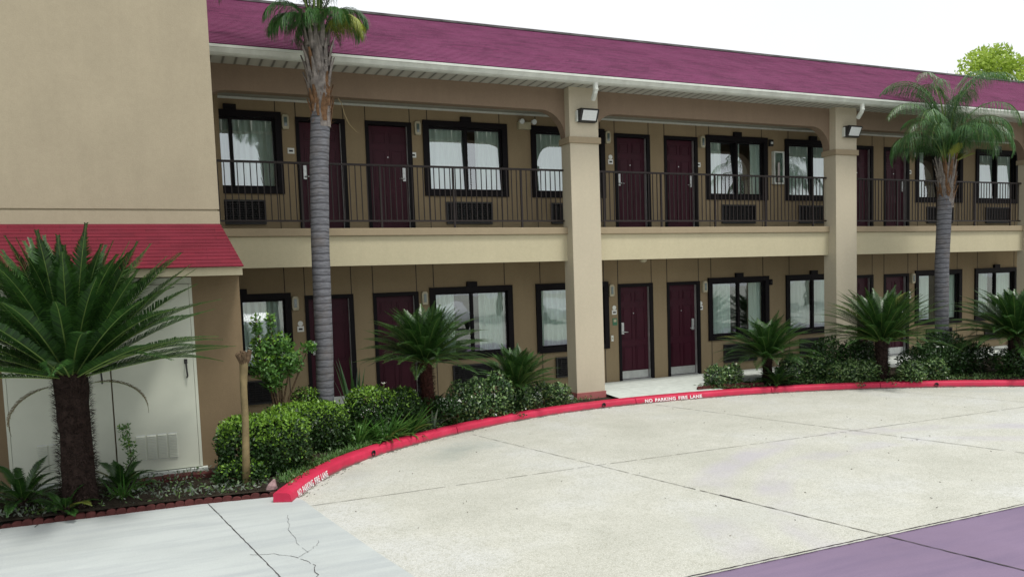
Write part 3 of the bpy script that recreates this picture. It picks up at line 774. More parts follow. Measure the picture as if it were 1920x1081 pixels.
railing(B_+W_+.01, 2*B_-.01, 'dark balcony railing in the right bay crossed by the shorter palm')

railing(2*B_+W_+.01, 3*B_-.01, 'dark balcony railing in the farthest bay, mostly past the right edge of the picture')
# ------------------------------------------------------------------ lamps, signs and other fittings
FG = 'floodlights mounted on the pillars'
def flood(x, label):
    t = thing('floodlight', (x, -.001, 5.45), label, 'floodlight', FG)
    m = MB(); m.prism_x([(-.0, -.13), (-.0, .12), (-.17, .12), (-.20, .09), (-.10, -.12)], -.2, .2); 
    m.v = [(x_, y_, z_) for x_, y_, z_ in m.v]
    m.build('housing', 'black', t, bevel=.01)
    l = MB().poly([(-.155, -.197, .075), (.155, -.197, .075), (.155, -.112, -.10), (-.155, -.112, -.10)])
    l.v = [(a, b-.006, c) for a, b, c in l.v]; l.build('lens', 'lens', t)
    MB().box(-.235, -.205, -.07, 0, -.12, .09).build('junction_box', 'white', t)
flood(.36, 'black floodlight with pale lens on the first pillar nearest the tower')
flood(B_+.42, 'black floodlight with pale lens on the second pillar from the left')
def spout(x, label):
    t = thing('gutter_downspout', (x-.15, -.2, 5.95), label, 'downspout', 'white gutter outlets above the pillars')
    m = MB().tube([(0, -.30, .02), (0, -.30, -.10), (0, -.28, -.15), (.02, -.16, -.26)], .048, 8); m.build('elbow', 'white', t, bevel=0)
    m = MB().tube([(0, -.30, -.095), (0, -.30, -.115)], .056, 10); m.build('strap', 'white', t)
spout(.46, 'white gutter elbow over the first pillar')
spout(B_+.42, 'white gutter elbow over the second pillar')
def sconce(x, z, label, group):
    t = thing('wall_lamp', (x, D, z), label, 'wall lamp', group)
    pr = [(-.05, -.13), (.05, -.13), (.062, -.09), (.062, .09), (.04, .135), (-.04, .135), (-.062, .09), (-.062, -.09)]
    MB().prism_y(pr, -.075, -.001).build('lamp_body', 'sconce', t, bevel=.008)
    MB().box(-.028, .028, -.084, -.0755, -.08, .085).build('lamp_lens', 'glasscab', t)
SG = 'cream wall lamps beside the room windows'
bn = {-1: 'in the left bay', 0: 'in the middle bay', 1: 'in the right bay'}
for k in (-1, 0, 1):
    ox = k*B_
    for lv, z in ((0, 2.03), (1, H+2.06)):
        fl = 'ground floor' if lv == 0 else 'upper floor'
        if k >= 0 or True:
            sconce(ox+1.72, z, f'cream wall lamp left of the first door {bn[k]}, {fl}', SG)
            sconce(ox+4.25, z, f'cream wall lamp left of the wide window {bn[k]}, {fl}', SG)
def rsign(x, z, label, two):
    t = thing('room_sign', (x, D, z), label, 'room sign', 'small white room number signs by the doors')
    MB().box(-.062, .062, -.012, -.001, -.055, .05).build('number_plate', 'sign', t, bevel=.006)
    MB().box(-.035, .035, -.0145, -.0125, -.022, .012).build('number_mark', 'black', t)
    if two: MB().tube([(0, -.012, .10), (0, -.001, .10)], .048, 16).build('round_plate', 'sign', t)
for k in (-1, 0, 1):
    ox = k*B_
    for lv in (0, 1):
        z = 1.55+lv*H; fl = 'ground floor' if lv == 0 else 'upper floor'
        rsign(ox+1.80, z, f'white room sign left of the first maroon door {bn[k]}, {fl}', (lv == 0 or k == 0))
        rsign(ox+4.15 if True else 0, z, f'white room sign right of the second maroon door {bn[k]}, {fl}', lv == 0)
t = thing('green_plaque', (1.81, D, 1.34), 'small green plaque under the room sign beside the ground floor door', 'plaque')
MB().box(-.06, .06, -.012, -.001, -.085, .075).build('plate', 'green', t, bevel=.005); MB().box(-.035, .035, -.0145, -.0125, -.01, .05).build('pale_mark', 'sconce', t)
t = thing('doorbell', (1.73, D, .97), 'small white switch on the wall left of the ground floor door', 'switch')
MB().box(-.03, .03, -.02, -.001, -.065, .065).build('plate', 'sign', t, bevel=.006); MB().box(-.012, .012, -.028, -.0205, -.02, .02).build('button', 'sconce', t)
# emergency light, extinguisher cabinet, strobe, small boxes
t = thing('emergency_light', (-.27, D, 5.52), 'cream twin head emergency light on the upper wall left of the first pillar', 'emergency light')
MB().box(-.16, .12, -.10, -.001, -.08, .07).build('case', 'sconce', t, bevel=.01)
for sx in (-.12, .16): MB().tube([(sx, -.09, .08), (sx+.01, -.17, .06)], [.04, .055], 12).build('lamp_head', 'lens', t)
t = thing('extinguisher_cabinet', (6.48, D, 4.82), 'white framed extinguisher cabinet with glass front on the upper wall', 'extinguisher cabinet')
m = MB().box(-.16, -.125, -.09, -.001, -.38, .40).box(.125, .16, -.09, -.001, -.38, .40).box(-.124, .124, -.09, -.001, .365, .40).box(-.124, .124, -.09, -.001, -.38, -.345).box(-.124, .124, -.02, -.001, -.344, .364)
m.build('cabinet_frame', 'white', t); MB().box(-.124, .124, -.075, -.072, -.344, .364).build('cabinet_glass', 'glass', t)
MB().tube([(0, -.045, -.33), (0, -.045, .12), (0, -.045, .17)], [.045, .045, .015], 12).build('extinguisher', 'red_ext', t, smooth=True)
MB().box(-.1, .1, -.025, -.0205, .2, .34).build('notice', 'sign', t)
t = thing('fire_alarm', (6.28, D, 5.42), 'small dark fire alarm strobe by the upper window', 'alarm'); MB().box(-.06, .06, -.06, -.001, -.08, .08).build('alarm_body', 'black', t, bevel=.01); MB().box(-.03, .03, -.075, -.0605, -.03, .02).build('strobe_lens', 'lens', t)
t = thing('alarm_bell', (6.23, D, 2.08), 'small dark box right of the ground floor window', 'alarm'); MB().box(-.05, .04, -.06, -.001, -.07, .07).build('box_body', 'dark', t, bevel=.01); MB().tube([(0, -.075, 0), (0, -.0605, 0)], .025, 12).build('grille', 'black', t)
t = thing('ceiling_lamp', (2.2, .9, 2.729), 'small cream ceiling lamp over the ground floor doors', 'ceiling lamp')
MB().tube([(0, 0, -.002), (0, 0, -.03)], [.10, .10], 16).build('lamp_base', 'sconce', t); MB().tube([(0, 0, -.031), (0, 0, -.08), (0, 0, -.11)], [.085, .08, .04], 16).build('lamp_bowl', 'sconce', t, smooth=True)

# ------------------------------------------------------------------ vegetation
def unit(v): return v/(np.linalg.norm(v, axis=-1, keepdims=True)+1e-9)
def leaf_quads(c, d, nrm, L, W):
    s = unit(np.cross(d, nrm)); n2 = unit(np.cross(s, d))
    L = L[:, None]; W = W[:, None]
    mid = c+d*L*.5
    return np.stack([c, mid+s*W*.5+n2*W*.15, c+d*L-n2*L*.12, mid-s*W*.5+n2*W*.15], 1)
def rand_dir(n):
    v = rng.normal(size=(n, 3)); return unit(v)
def clump_leaves(lobes, n, L, W, new_frac=.4, boxy=2.0, depth=.45, new_top=True):
    """lobes: list of (cx,cy,cz,rx,ry,rz); leaves spread through each lobe, denser at its skin"""
    vol = np.array([l[3]*l[4]+l[3]*l[5]+l[4]*l[5] for l in lobes]); cnt = (vol/vol.sum()*n).astype(int)
    V = []; MI = []
    for l, k in zip(lobes, cnt):
        u = rand_dir(k)
        p = (np.abs(u)**boxy).sum(1)**(-1/boxy)          # superellipsoid radius
        lump = 1+.07*np.sin(u[:, 0]*7+l[0]*9)*np.sin(u[:, 1]*6+2)*np.sin(u[:, 2]*8+l[1]*5)+rng.normal(size=k)*.035
        rr = p*lump*(1-depth*rng.random(k)**1.8)
        c = np.array(l[:3])+u*rr[:, None]*np.array(l[3:])
        out = unit(u/np.array(l[3:])); d = unit(out*.6+rand_dir(k)*.9+np.array([0, 0, .25])); nr = unit(out+rand_dir(k)*.7)
        keep = c[:, 2] > BZ-.02
        skin = rr > p*.82
        up = u[:, 2]
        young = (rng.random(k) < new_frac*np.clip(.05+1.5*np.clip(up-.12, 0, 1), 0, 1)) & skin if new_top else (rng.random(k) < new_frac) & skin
        q = leaf_quads(c, d, nr, L*rng.uniform(.7, 1.25, k), W*rng.uniform(.7, 1.2, k))
        V.append(q[keep]); MI.append(young[keep].astype(int))
    return np.concatenate(V), np.concatenate(MI)
def stems(parent, base, lobes, r=.012, n=7, mat='bark', name='stem'):
    m = MB()
    for i in range(n):
        l = random.choice(lobes); tgt = Vector((l[0]+random.uniform(-.6, .6)*l[3], l[1]+random.uniform(-.5, .5)*l[4], l[2]+random.uniform(-.2, .5)*l[5]))
        b = Vector(base)+Vector((random.uniform(-.05, .05), random.uniform(-.05, .05), 0)); mid = (b+tgt)/2+Vector((random.uniform(-.08, .08), random.uniform(-.08, .08), .03))
        m.tube([b, mid, tgt], [r, r*.7, r*.3], 5)
    return m.build(name, mat, parent)
def shrub(name, loc, lobes, n, L, W, mats, label, cat, group=None, new=.4, boxy=2.0, depth=.45, nt=True, nst=8):
    t = thing(name, (0, 0, 0), label, cat, group)
    V, MI = clump_leaves(lobes, n, L, W, new, boxy, depth, nt)
    V = V-np.array(loc); t.location = loc
    npbuild('foliage', V, 4, mats, t, MI)
    st = stems(None, loc, lobes, n=nst); st.parent = t; st.data.transform(Matrix.Translation(-Vector(loc)))
    return t
BX = ['box_old', 'box_new']; GD = ['gard', 'gard_new']
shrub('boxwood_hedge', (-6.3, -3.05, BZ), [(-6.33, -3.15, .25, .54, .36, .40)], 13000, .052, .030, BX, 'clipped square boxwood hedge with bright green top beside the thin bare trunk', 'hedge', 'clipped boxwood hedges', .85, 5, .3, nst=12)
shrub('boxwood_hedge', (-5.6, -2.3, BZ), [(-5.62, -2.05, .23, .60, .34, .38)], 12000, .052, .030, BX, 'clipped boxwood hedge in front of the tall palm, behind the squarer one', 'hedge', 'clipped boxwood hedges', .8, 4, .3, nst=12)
shrub('low_shrub', (-6.66, -3.62, BZ), [(-6.80, -3.62, .0, .20, .2, .17), (-6.55, -3.72, .02, .18, .15, .19), (-6.66, -3.58, .08, .16, .12, .14)], 1700, .045, .026, BX, 'loose low shrub around the foot of the thin bare trunk', 'shrub', None, .5, 2)
shrub('round_shrub', (-5.5, -1.45, BZ), [(-5.5, -1.45, .42, .27, .27, .36)], 3200, .038, .024, BX, 'small rounded shrub left of the tall palm trunk', 'shrub', None, .6, 2.3)
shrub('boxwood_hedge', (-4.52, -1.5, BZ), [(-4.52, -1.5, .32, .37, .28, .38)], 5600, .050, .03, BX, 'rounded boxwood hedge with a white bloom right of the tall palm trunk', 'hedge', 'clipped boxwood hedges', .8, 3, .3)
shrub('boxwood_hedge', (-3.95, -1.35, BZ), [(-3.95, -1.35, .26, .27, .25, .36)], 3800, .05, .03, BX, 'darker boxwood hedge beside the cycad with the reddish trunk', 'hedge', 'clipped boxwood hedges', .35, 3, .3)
fl = thing('white_flower', (-4.32, -1.65, .76), 'single white bloom standing above the rounded boxwood hedge', 'flower')
m = MB()
for i in range(6):
    a = i*PI/3; m.poly([(0, 0, 0), (.03*math.cos(a-.4), .03*math.sin(a-.4), .015), (.05*math.cos(a), .05*math.sin(a), .03), (.03*math.cos(a+.4), .03*math.sin(a+.4), .015)])
m.build('petals', 'petal', fl); MB().tube([(0, 0, -.25), (0, 0, 0)], .004, 5).build('stalk', 'petiole', fl)
def lob(x0, x1, y, z0, z1, n, ry=.3, r=None):
    o = []
    for i in range(n):
        w = (x1-x0)/n; x = x0+w*(i+.5)+random.uniform(-.15, .15)*w; h = (z1-z0)*random.uniform(.75, 1.0)
        o.append((x, y+random.uniform(-.12, .12), z0+h*.5, w*random.uniform(.6, .85), ry*random.uniform(.7, 1.1), h*.55))
    return o
shrub('gardenia_shrub', (-2.45, -.95, BZ), lob(-2.95, -1.95, -.92, BZ, .76, 3, .28)+lob(-2.8, -2.1, -1.05, BZ, .35, 2, .14), 5200, .062, .032, GD, 'glossy leafy shrub left of the small cycad, close to the kerb', 'shrub', 'glossy shrubs behind the red kerb', .45, 2, .5, False)
shrub('gardenia_shrub', (-1.0, -.42, BZ), lob(-1.75, -.4, -.40, BZ, .46, 3, .2)+lob(-1.9, -1.3, -.62, BZ, .22, 2, .12), 4600, .062, .032, GD, 'glossy leafy shrub between the small cycad and the first pillar', 'shrub', 'glossy shrubs behind the red kerb', .5, 2, .5, False)
shrub('gardenia_shrub', (3.2, -.5, BZ), lob(2.85, 3.7, -.45, BZ, .42, 3, .18), 3000, .062, .032, GD, 'small glossy shrub beside the end of the walkway apron', 'shrub', 'glossy shrubs behind the red kerb', .5, 2, .5, False)
shrub('gardenia_shrub', (5.3, -.75, BZ), lob(4.75, 5.95, -.75, BZ, .55, 3, .28), 5200, .062, .032, GD, 'bushy glossy shrub in front of the second pillar foot', 'shrub', 'glossy shrubs behind the red kerb', .35, 2, .5, False)
shrub('gardenia_shrub', (6.0, -1.35, BZ), lob(5.4, 6.6, -1.35, BZ, .42, 4, .24), 5600, .062, .032, GD, 'low glossy shrub with pale leaf tips left of the large right cycad', 'shrub', 'glossy shrubs behind the red kerb', .6, 2, .5, False)
shrub('gardenia_shrub', (6.9, -1.9, BZ), lob(6.6, 7.6, -1.95, BZ, .36, 3, .25), 4200, .062, .032, GD, 'low glossy shrub with pale tips at the foot of the large right cycad', 'shrub', 'glossy shrubs behind the red kerb', .6, 2, .5, False)
shrub('dark_shrub', (8.2, -1.8, BZ), lob(7.2, 9.7, -1.7, BZ, .72, 4, .5)+[(8.4, -1.5, .35, .7, .5, .5)], 9500, .075, .030, ['box_old', 'gard'], 'broad dark green shrub under the shorter palm', 'shrub', None, .5, 2, .5, False)
shrub('dark_shrub', (6.4, -.7, BZ), lob(5.7, 7.2, -.75, BZ, .85, 3, .35), 6000, .07, .03, ['cycad', 'box_old'], 'dark shrub between the second pillar and the large right cycad', 'shrub', None, .3, 2, .5, False)
shrub('dark_shrub', (10.2, -2.6, BZ), lob(9.0, 11.5, -2.6, BZ, .60, 4, .5), 8000, .075, .030, ['cycad', 'box_old'], 'dark shrub at the right edge beneath the rightmost cycad', 'shrub', None, .3, 2, .5, False)
shrub('dark_shrub', (-3.45, -1.25, BZ), lob(-3.85, -3.0, -1.15, BZ, .46, 3, .2), 3200, .06, .028, ['cycad', 'gard'], 'low dark plants hiding the foot of the reddish cycad trunk', 'shrub', None, .4, 2, .5, False)
# leaves spilling over the kerb
def spill(x, y, n, label):
    s = s_at(x, y); p, tt, nn = cpt(s); l = [(p[0]+nn[0]*.14, p[1]+nn[1]*.14, CT+.01, .16, .12, .06), (p[0]+nn[0]*-.02, p[1]-.02, CT-.04, .09, .05, .07)]
    V, MI = clump_leaves(l, n, .05, .028, .6, 2, .8, False)
    tz = thing('trailing_plant', (p[0], p[1], CT), label, 'plant', 'plants trailing over the red kerb')
    V = V-np.array([p[0], p[1], CT]); npbuild('foliage', V, 4, GD, tz, MI)
spill(5.75, -1.75, 110, 'sprig trailing over the kerb left of the large right cycad')
spill(6.35, -2.05, 90, 'sprig trailing over the kerb in front of the large right cycad')
spill(-1.75, -1.05, 90, 'sprig trailing over the kerb below the small cycad')

def blade(m, base, az, L, w, lean, curve, seg_=6, mi=0, twist=0):
    p = Vector(base); th = lean; hd = Vector((math.cos(az), math.sin(az), 0)); sd = Vector((-math.sin(az+twist), math.cos(az+twist), 0)); prev = None
    b = len(m.v)
    for i in range(seg_+1):
        u = i/seg_; ww = w*(1-u**2.2)*(.55+.9*u if u < .5 else 1)*.5
        m.v += [tuple(p-sd*ww), tuple(p+Vector((0, 0, -ww*.5))), tuple(p+sd*ww)]
        th += curve/seg_; p = p+(hd*math.sin(th)+Vector((0, 0, 1))*math.cos(th))*(L/seg_)
    for i in range(seg_):
        for j in (0, 1): m.f.append((b+i*3+j, b+i*3+j+1, b+i*3+4+j, b+i*3+3+j)); m.mi.append(mi)
def strap_clump(name, loc, n, L, w, label, cat, mat='lily', spread=.12, group=None, lean=(.1, 1.0), curve=(.3, 1.2)):
    t = thing(name, loc, label, cat, group); m = MB()
    for i in range(n):
        az = random.uniform(0, 2*PI); r = random.uniform(0, spread)
        blade(m, (r*math.cos(az), r*math.sin(az), -.02), az+random.uniform(-.5, .5), L*random.uniform(.6, 1.1), w*random.uniform(.7, 1.1), random.uniform(*lean), random.uniform(*curve))
    m.build('leaves', mat, t, smooth=True)
    rt = MB().tube([(0, 0, -.05), (0, 0, .05)], [.03, .02], 6); rt.build('root_crown', 'bark', t)
SG2 = 'strap leaved lilies behind the kerb'
strap_clump('lily_plant', (-4.85, -2.0, BZ), 70, .62, .055, 'strap leaved lily clump in front of the tall palm hedge', 'plant', group=SG2)
strap_clump('lily_plant', (-4.4, -1.88, BZ), 80, .70, .055, 'tall strap leaved lily clump in the middle of the lilies', 'plant', group=SG2)
strap_clump('lily_plant', (-4.0, -1.7, BZ), 66, .62, .055, 'strap leaved lily clump nearest the reddish cycad trunk', 'plant', group=SG2)
strap_clump('bromeliad', (-3.45, -1.35, BZ), 18, .45, .05, 'pale grey spiky plant at the foot of the reddish cycad trunk', 'plant', 'yucca', .05)
strap_clump('agave_plant', (-4.68, -1.2, BZ), 16, 1.25, .075, 'tall upright sword leaved plant right of the tall palm trunk', 'plant', 'gard', .06, lean=(0, .25), curve=(0, .35))
strap_clump('young_fern', (-8.0, -3.55, BZ), 40, .42, .03, 'low bright tufted plant right of the big cycad trunk', 'plant', 'lily', .1)

# ---- cycads
def frond(V, MI, base, az, el, L, bend, nl=58, ll=.13, lw=.011, mi=0, vee=.45, wcurl=.15, droopl=.25, prof=None, R_=None):
    n = 16; p = np.array(base, float); hd = np.array([math.cos(az), math.sin(az), 0.]); sd = np.array([-math.sin(az), math.cos(az), 0.]); zz = np.array([0, 0, 1.])
    P = [p]; T = []
    e = el
    for i in range(n):
        t = hd*math.cos(e)+zz*math.sin(e); T.append(t); p = p+t*L/n; P.append(p); e -= bend/n*(2.4*(i/n)**1.4 if (R_ and el > R(84)) else (.4+1.2*i/n))
    T.append(T[-1]); P = np.array(P); T = np.array(T)
    us = np.linspace(.07, .995, nl); idx = us*n
    pc = np.stack([np.interp(idx, range(n+1), P[:, k]) for k in range(3)], 1); tc = unit(np.stack([np.interp(idx, range(n+1), T[:, k]) for k in range(3)], 1))
    nn = unit(np.cross(tc, np.cross(zz, tc)+1e-6*sd)); nrm = unit(np.cross(np.tile(sd, (nl, 1)), tc)); nrm *= np.sign(nrm[:, 2:3]+1e-6)
    lenp = ll*(np.clip(us*4.5, .25, 1)*np.clip((1-us)*3.2, .18, 1)) if prof is None else ll*prof(us)
    for sg in (-1, 1):
        s = np.tile(sd*sg, (nl, 1)); fwd = .55+.65*us[:, None]
        d = unit(s*1.0+tc*fwd+nrm*vee+rng.normal(size=(nl, 3))*.05)
        ln = (lenp*rng.uniform(.88, 1.08, nl))[:, None]
        w = unit(np.cross(d, nrm))*lw
        if R_:
            dn = np.array([0, 0, -1.]); w = unit(np.cross(d, dn+nrm*.2))*lw; q0 = pc; dd = d; wd = .7
            for kk, (fr_, g_) in enumerate(((.28, R_*.6), (.36, R_*1.2), (.36, R_*1.2))):
                q1 = q0+dd*ln*fr_; w1 = (1., .75, .06)[kk]
                V.append(np.stack([q0-w*.5*wd, q1-w*.5*w1, q1+w*.5*w1, q0+w*.5*wd], 1)); MI += [mi]*nl
                q0 = q1; wd = w1; dd = unit(dd+dn*g_+rng.normal(size=(nl, 3))*.16)
            continue
        mid = pc+d*ln*.55; tip = pc+d*ln-nrm*ln*droopl
        V.append(np.stack([pc-w*.5, mid-w*.5, mid+w*.5, pc+w*.5], 1)); V.append(np.stack([mid-w*.5, tip-w*.08, tip+w*.08, mid+w*.5], 1))
        MI += [mi]*(2*nl)
    # rachis
    for i in range(n):
        r = .007*(1-i/n*.8)*(L/1.2); s2 = sd*r; z2 = T[i]*0+np.cross(T[i], sd)*r
        a, b = P[i], P[i+1]
        V.append(np.stack([np.array([a-s2, b-s2, b-z2, a-z2]), np.array([a-z2, b-z2, b+s2, a+s2])])); MI += [2, 2]
def cycad(name, loc, th, tr, nf, L, label, el=(80, 5), bend=(.5, 1.1), old=.04, tbot=None, lean=(0, 0), mats=None, tmat='cbark', backlim=None, ll=.14, dead=None, lw=.012):
    t = thing(name, loc, label, 'cycad'); V = []; MI = []
    top = np.array([lean[0], lean[1], th])
    k = 0
    for i in range(nf):
        u = (i+.5)/nf; az = i*2.39996+random.uniform(-.12, .12); e = R(el[0]+(el[1]-el[0])*u**.9+random.uniform(-5, 5)); l = L*random.uniform(.88, 1.06)*(.86+.14*min(1, u*2.2))
        if backlim is not None:
            yy = math.sin(az)
            if yy > .1:
                reach = l*math.cos(e)*yy
                if reach > backlim: e = max(e, math.acos(min(1, backlim/(l*yy)))); l *= .96
        b = top+np.array([math.cos(az), math.sin(az), 0])*tr*.45+np.array([0, 0, -.05*u])
        frond(V, MI, b, az, e, l, random.uniform(*bend), nl=int(46*max(1, L/1.15)), ll=ll*random.uniform(.9, 1.05), lw=lw, mi=(1 if random.random() < old else 0))
    if dead:
        for az, e_, l_ in dead: frond(V, MI, top+np.array([math.cos(az), math.sin(az), 0])*tr*.8+np.array([0, 0, -.12]), az, e_, l_, 1.9, nl=40, ll=ll*.55, lw=lw*.8, mi=1)
    V = np.concatenate(V); npbuild('crown', V, 4, mats or ['cycad', 'cycad_old', 'petiole'], t, np.array(MI))
    m = MB(); n = 9
    m.tube([(lean[0]*i/n, lean[1]*i/n, -.06+(th+.06)*i/n) for i in range(n+1)], [tr*(1.0-.12*math.sin(i/n*PI*.9))*.82 for i in range(n+1)], 12, jit=.08)
    for i in range(int(th*tr*9000/1.0)):
        z = random.uniform(-.02, th+.02); a = random.uniform(0, 2*PI); u = z/max(th, .01); c = Vector((lean[0]*u+math.cos(a)*tr*.8, lean[1]*u+math.sin(a)*tr*.8, z)); o_ = Vector((math.cos(a), math.sin(a), 0)); s_ = Vector((-math.sin(a), math.cos(a), 0))*random.uniform(.006, .014)
        ln = random.uniform(.03, .075); d = (o_*.8+Vector((0, 0, random.uniform(-.5, .9)))).normalized()*ln
        m.poly([c-s_, c+s_, c+d*.9+s_*.3, c+d-s_*.3])
    m.build('trunk', tmat, t)
    return t
cycad('cycad', (-8.42, -3.72, BZ), 1.50, .225, 104, 1.80, 'large cycad with thick shaggy trunk in front of the pale utility doors', (88, 12), (.15, .75), .0, backlim=1.0, ll=.22, lw=.0165, mats=['cycad', 'dead', 'petiole'], dead=[(R(-5), R(5), .8), (R(200), R(-10), .75)])
cycad('cycad', (-3.40, -1.05, BZ), 1.12, .15, 100, 1.15, 'dark cycad with reddish trunk between the left bay doors and wide window', (84, 6), (.4, .95), .0, lean=(-.04, 0), tmat='rboot', ll=.19, lw=.0115)
cycad('cycad', (-1.50, -.42, BZ), .45, .10, 52, .88, 'small upright cycad behind the glossy shrubs left of the first pillar', (84, 14), (.3, .9), .0, ll=.17, lw=.0115)
cycad('cycad', (4.40, -.45, BZ), .60, .14, 72, 1.12, 'rounded cycad in front of the middle bay ground floor window', (82, 8), (.5, 1.15), .02, ll=.19, lw=.012)
cycad('cycad', (6.52, -1.55, BZ), .88, .17, 88, 1.42, 'wide cycad in front of the second pillar beside the shorter palm', (80, 10), (.45, 1.0), .02, ll=.19, backlim=1.5, lw=.013)
cycad('cycad', (9.35, -2.55, BZ), .85, .2, 92, 1.46, 'big dark cycad cut off by the right edge of the picture', (82, 0), (.5, 1.2), .0, ll=.21, lw=.013)
# seedling cycads by the big trunk
cycad('cycad_seedling', (-9.0, -3.55, BZ), .12, .07, 20, .60, 'young cycad left of the thick shaggy trunk', (75, 10), (.7, 1.4), 0, ll=.10)
cycad('cycad_seedling', (-8.02, -3.3, BZ), .08, .06, 14, .48, 'young cycad right of the thick shaggy trunk', (75, 20), (.6, 1.3), .1, ll=.09)
cycad('cycad_seedling', (-8.55, -3.95, BZ), .05, .06, 12, .36, 'tiny cycad in front of the thick shaggy trunk', (70, 10), (.7, 1.4), .1, ll=.08)
cycad('cycad_seedling', (4.30, -.85, BZ), .08, .07, 22, .52, 'young cycad pups under the rounded middle cycad', (80, 10), (.6, 1.3), 0, ll=.09)
cycad('cycad_seedling', (-3.3, -.75, BZ), .06, .06, 16, .55, 'young cycad pup at the foot of the reddish cycad trunk', (75, 15), (.5, 1.2), 0, ll=.09)

# ---- queen palms
def palm(loc, path, r, boots, crown, fronds, label, crownmat=None):
    t = thing('palm_tree', loc, label, 'palm tree', 'ringed grey palms along the motel front')
    m = MB(); P = [Vector(p) for p in path]; k = 60; pts = []; rad = []
    for i in range(k+1):
        u = i/k*(len(P)-1); j = min(int(u), len(P)-2); q = P[j].lerp(P[j+1], u-j); pts.append(q)
        f = i/k; rad.append(r*(.93+.10*f)*(1+.010*math.sin(i*1.9)))
    m.tube(pts, rad, 20); m.build('trunk', 'palmtrunk', t, smooth=True)
    # leaf bases
    top = P[-1]; m = MB(); z0, z1 = boots; nb = 84
    for i in range(nb):
        u = i/nb; z = z0+(z1-z0)*u; a = i*2.39996; rr = r*(.9+.25*u); c = Vector((top.x, top.y, 0))
        ln = random.uniform(.2, .40)*(1+.3*u); wd = random.uniform(.022, .055)
        o_ = Vector((math.cos(a), math.sin(a), 0)); s_ = Vector((-math.sin(a), math.cos(a), 0))
        lean = random.uniform(.02, .24)
        p0 = c+o_*rr+Vector((0, 0, z)); p1 = p0+o_*ln*lean*.6+Vector((0, 0, ln*.6)); p2 = p0+o_*ln*lean*1.3+Vector((0, 0, ln))
        b = len(m.v); mi = 1 if (u < .28 or random.random() < .12) else 0
        for q, ww in ((p0, wd), (p1, wd*.75), (p2, wd*.35*random.uniform(.3, 1.4))):
            m.v += [tuple(q-s_*ww), tuple(q+o_*ww*.5), tuple(q+s_*ww), tuple(q-o_*.015)]
        for s in (0, 4):
            for j in range(4): m.f.append((b+s+j, b+s+(j+1) % 4, b+s+4+(j+1) % 4, b+s+4+j)); m.mi.append(mi)
        m.f.append((b+8, b+9, b+10, b+11)); m.mi.append(mi)
        # torn fibres
        for q_ in range(4):
            aa = a+random.uniform(-.6, .6); st = c+Vector((math.cos(aa), math.sin(aa), 0))*rr+Vector((0, 0, z)); dr = Vector((math.cos(aa)*random.uniform(.2, .7), math.sin(aa)*random.uniform(.2, .7), random.uniform(-.7, 1))).normalized()*random.uniform(.05, .14)
            sw = Vector((-math.sin(aa), math.cos(aa), 0))*.007; m.poly([st-sw, st+sw, st+dr+sw*.3, st+dr-sw*.3], mi)
    m.tube([(top.x, top.y, z0-.05), (top.x, top.y, (z0+z1)/2), (top.x, top.y, z1+.15)], [r*1.0, r*1.15, r*.7], 14, 0, jit=.1)
    m.build('leaf_bases', ['boot', 'boot_b'], t)
    V = []; MI = []
    for (az, el, L, bend, mi, ll, droop) in fronds:
        b = np.array([top.x+.07*math.cos(az), top.y+.07*math.sin(az), crown])
        frond(V, MI, b, az, el, L, bend, nl=80, ll=ll, lw=.0105, mi=mi, vee=.05, prof=lambda u: np.clip((u-.14)*7, 0, 1)*np.clip((1-u)*2.6+.25, 0, 1), droopl=.0, R_=droop)
    V = np.concatenate(V); npbuild('crown', V, 4, ['palm', 'palm_y', 'petiole'], t, np.array(MI))
    return t, top
def fr(n, el, L, bend, droop, ll=.42, y=0.0):
    o = []
    for i in range(n):
        az = i*2.39996+random.uniform(-.2, .2); u = (i+.5)/n
        o.append((az, R(el[0]+(el[1]-el[0])*u+random.uniform(-4, 4)), L*random.uniform(.85, 1.1), bend[0]+(bend[1]-bend[0])*u, 0, ll*random.uniform(.85, 1.1), droop))
    return o
f1 = fr(18, (89, 84), 2.7, (2.4, 3.0), 1.0, .50)
f1 += [(R(-14), R(62), .80, 2.7, 1, .40, 1.6), (R(-40), R(56), .9, 2.6, 1, .34, 1.6), (R(14), R(70), .95, 3.0, 0, .44, 1.6), (R(178), R(66), .85, 2.9, 0, .44, 1.6), (R(205), R(62), .80, 2.9, 0, .42, 1.6), (R(150), R(70), .95, 3.0, 0, .44, 1.6), (R(-90), R(68), .80, 3.0, 0, .42, 1.6), (R(-120), R(64), .85, 3.0, 0, .42, 1.6), (R(-62), R(70), .88, 3.0, 0, .42, 1.6), (R(60), R(68), .88, 3.0, 0, .42, 1.6), (R(110), R(68), .88, 3.0, 0, .42, 1.6), (R(190), R(76), 1.05, 3.0, 0, .44, 1.6), (R(-5), R(78), 1.05, 3.0, 0, .44, 1.6)]
pt, top = palm((-5.08, -1.4, BZ), [(-.13, 0, 0), (-.085, 0, 1.45), (-.065, 0, 3.0), (-.02, 0, 4.2), (.05, 0, 5.1)], .142, (4.85, 6.05), 6.12, f1, 'tall palm whose grey ringed trunk and ragged leaf bases rise past the roof')
f2 = fr(16, (89, 86), 2.75, (2.7, 3.3), 1.8, .48)+fr(19, (85, 72), 1.9, (3.0, 3.5), 1.8, .50)
f2 += [(R(184), R(74), 2.7, 2.5, 0, .5, 1.8), (R(203), R(70), 2.5, 2.6, 0, .5, 1.8), (R(0), R(78), 2.3, 2.9, 0, .5, 1.8), (R(-60), R(30), .5, .4, 1, .2, .0), (R(-20), R(45), .45, .5, 1, .2, .0), (R(-100), R(60), .5, .3, 1, .2, 0), (R(30), R(35), .45, .3, 1, .2, 0)]
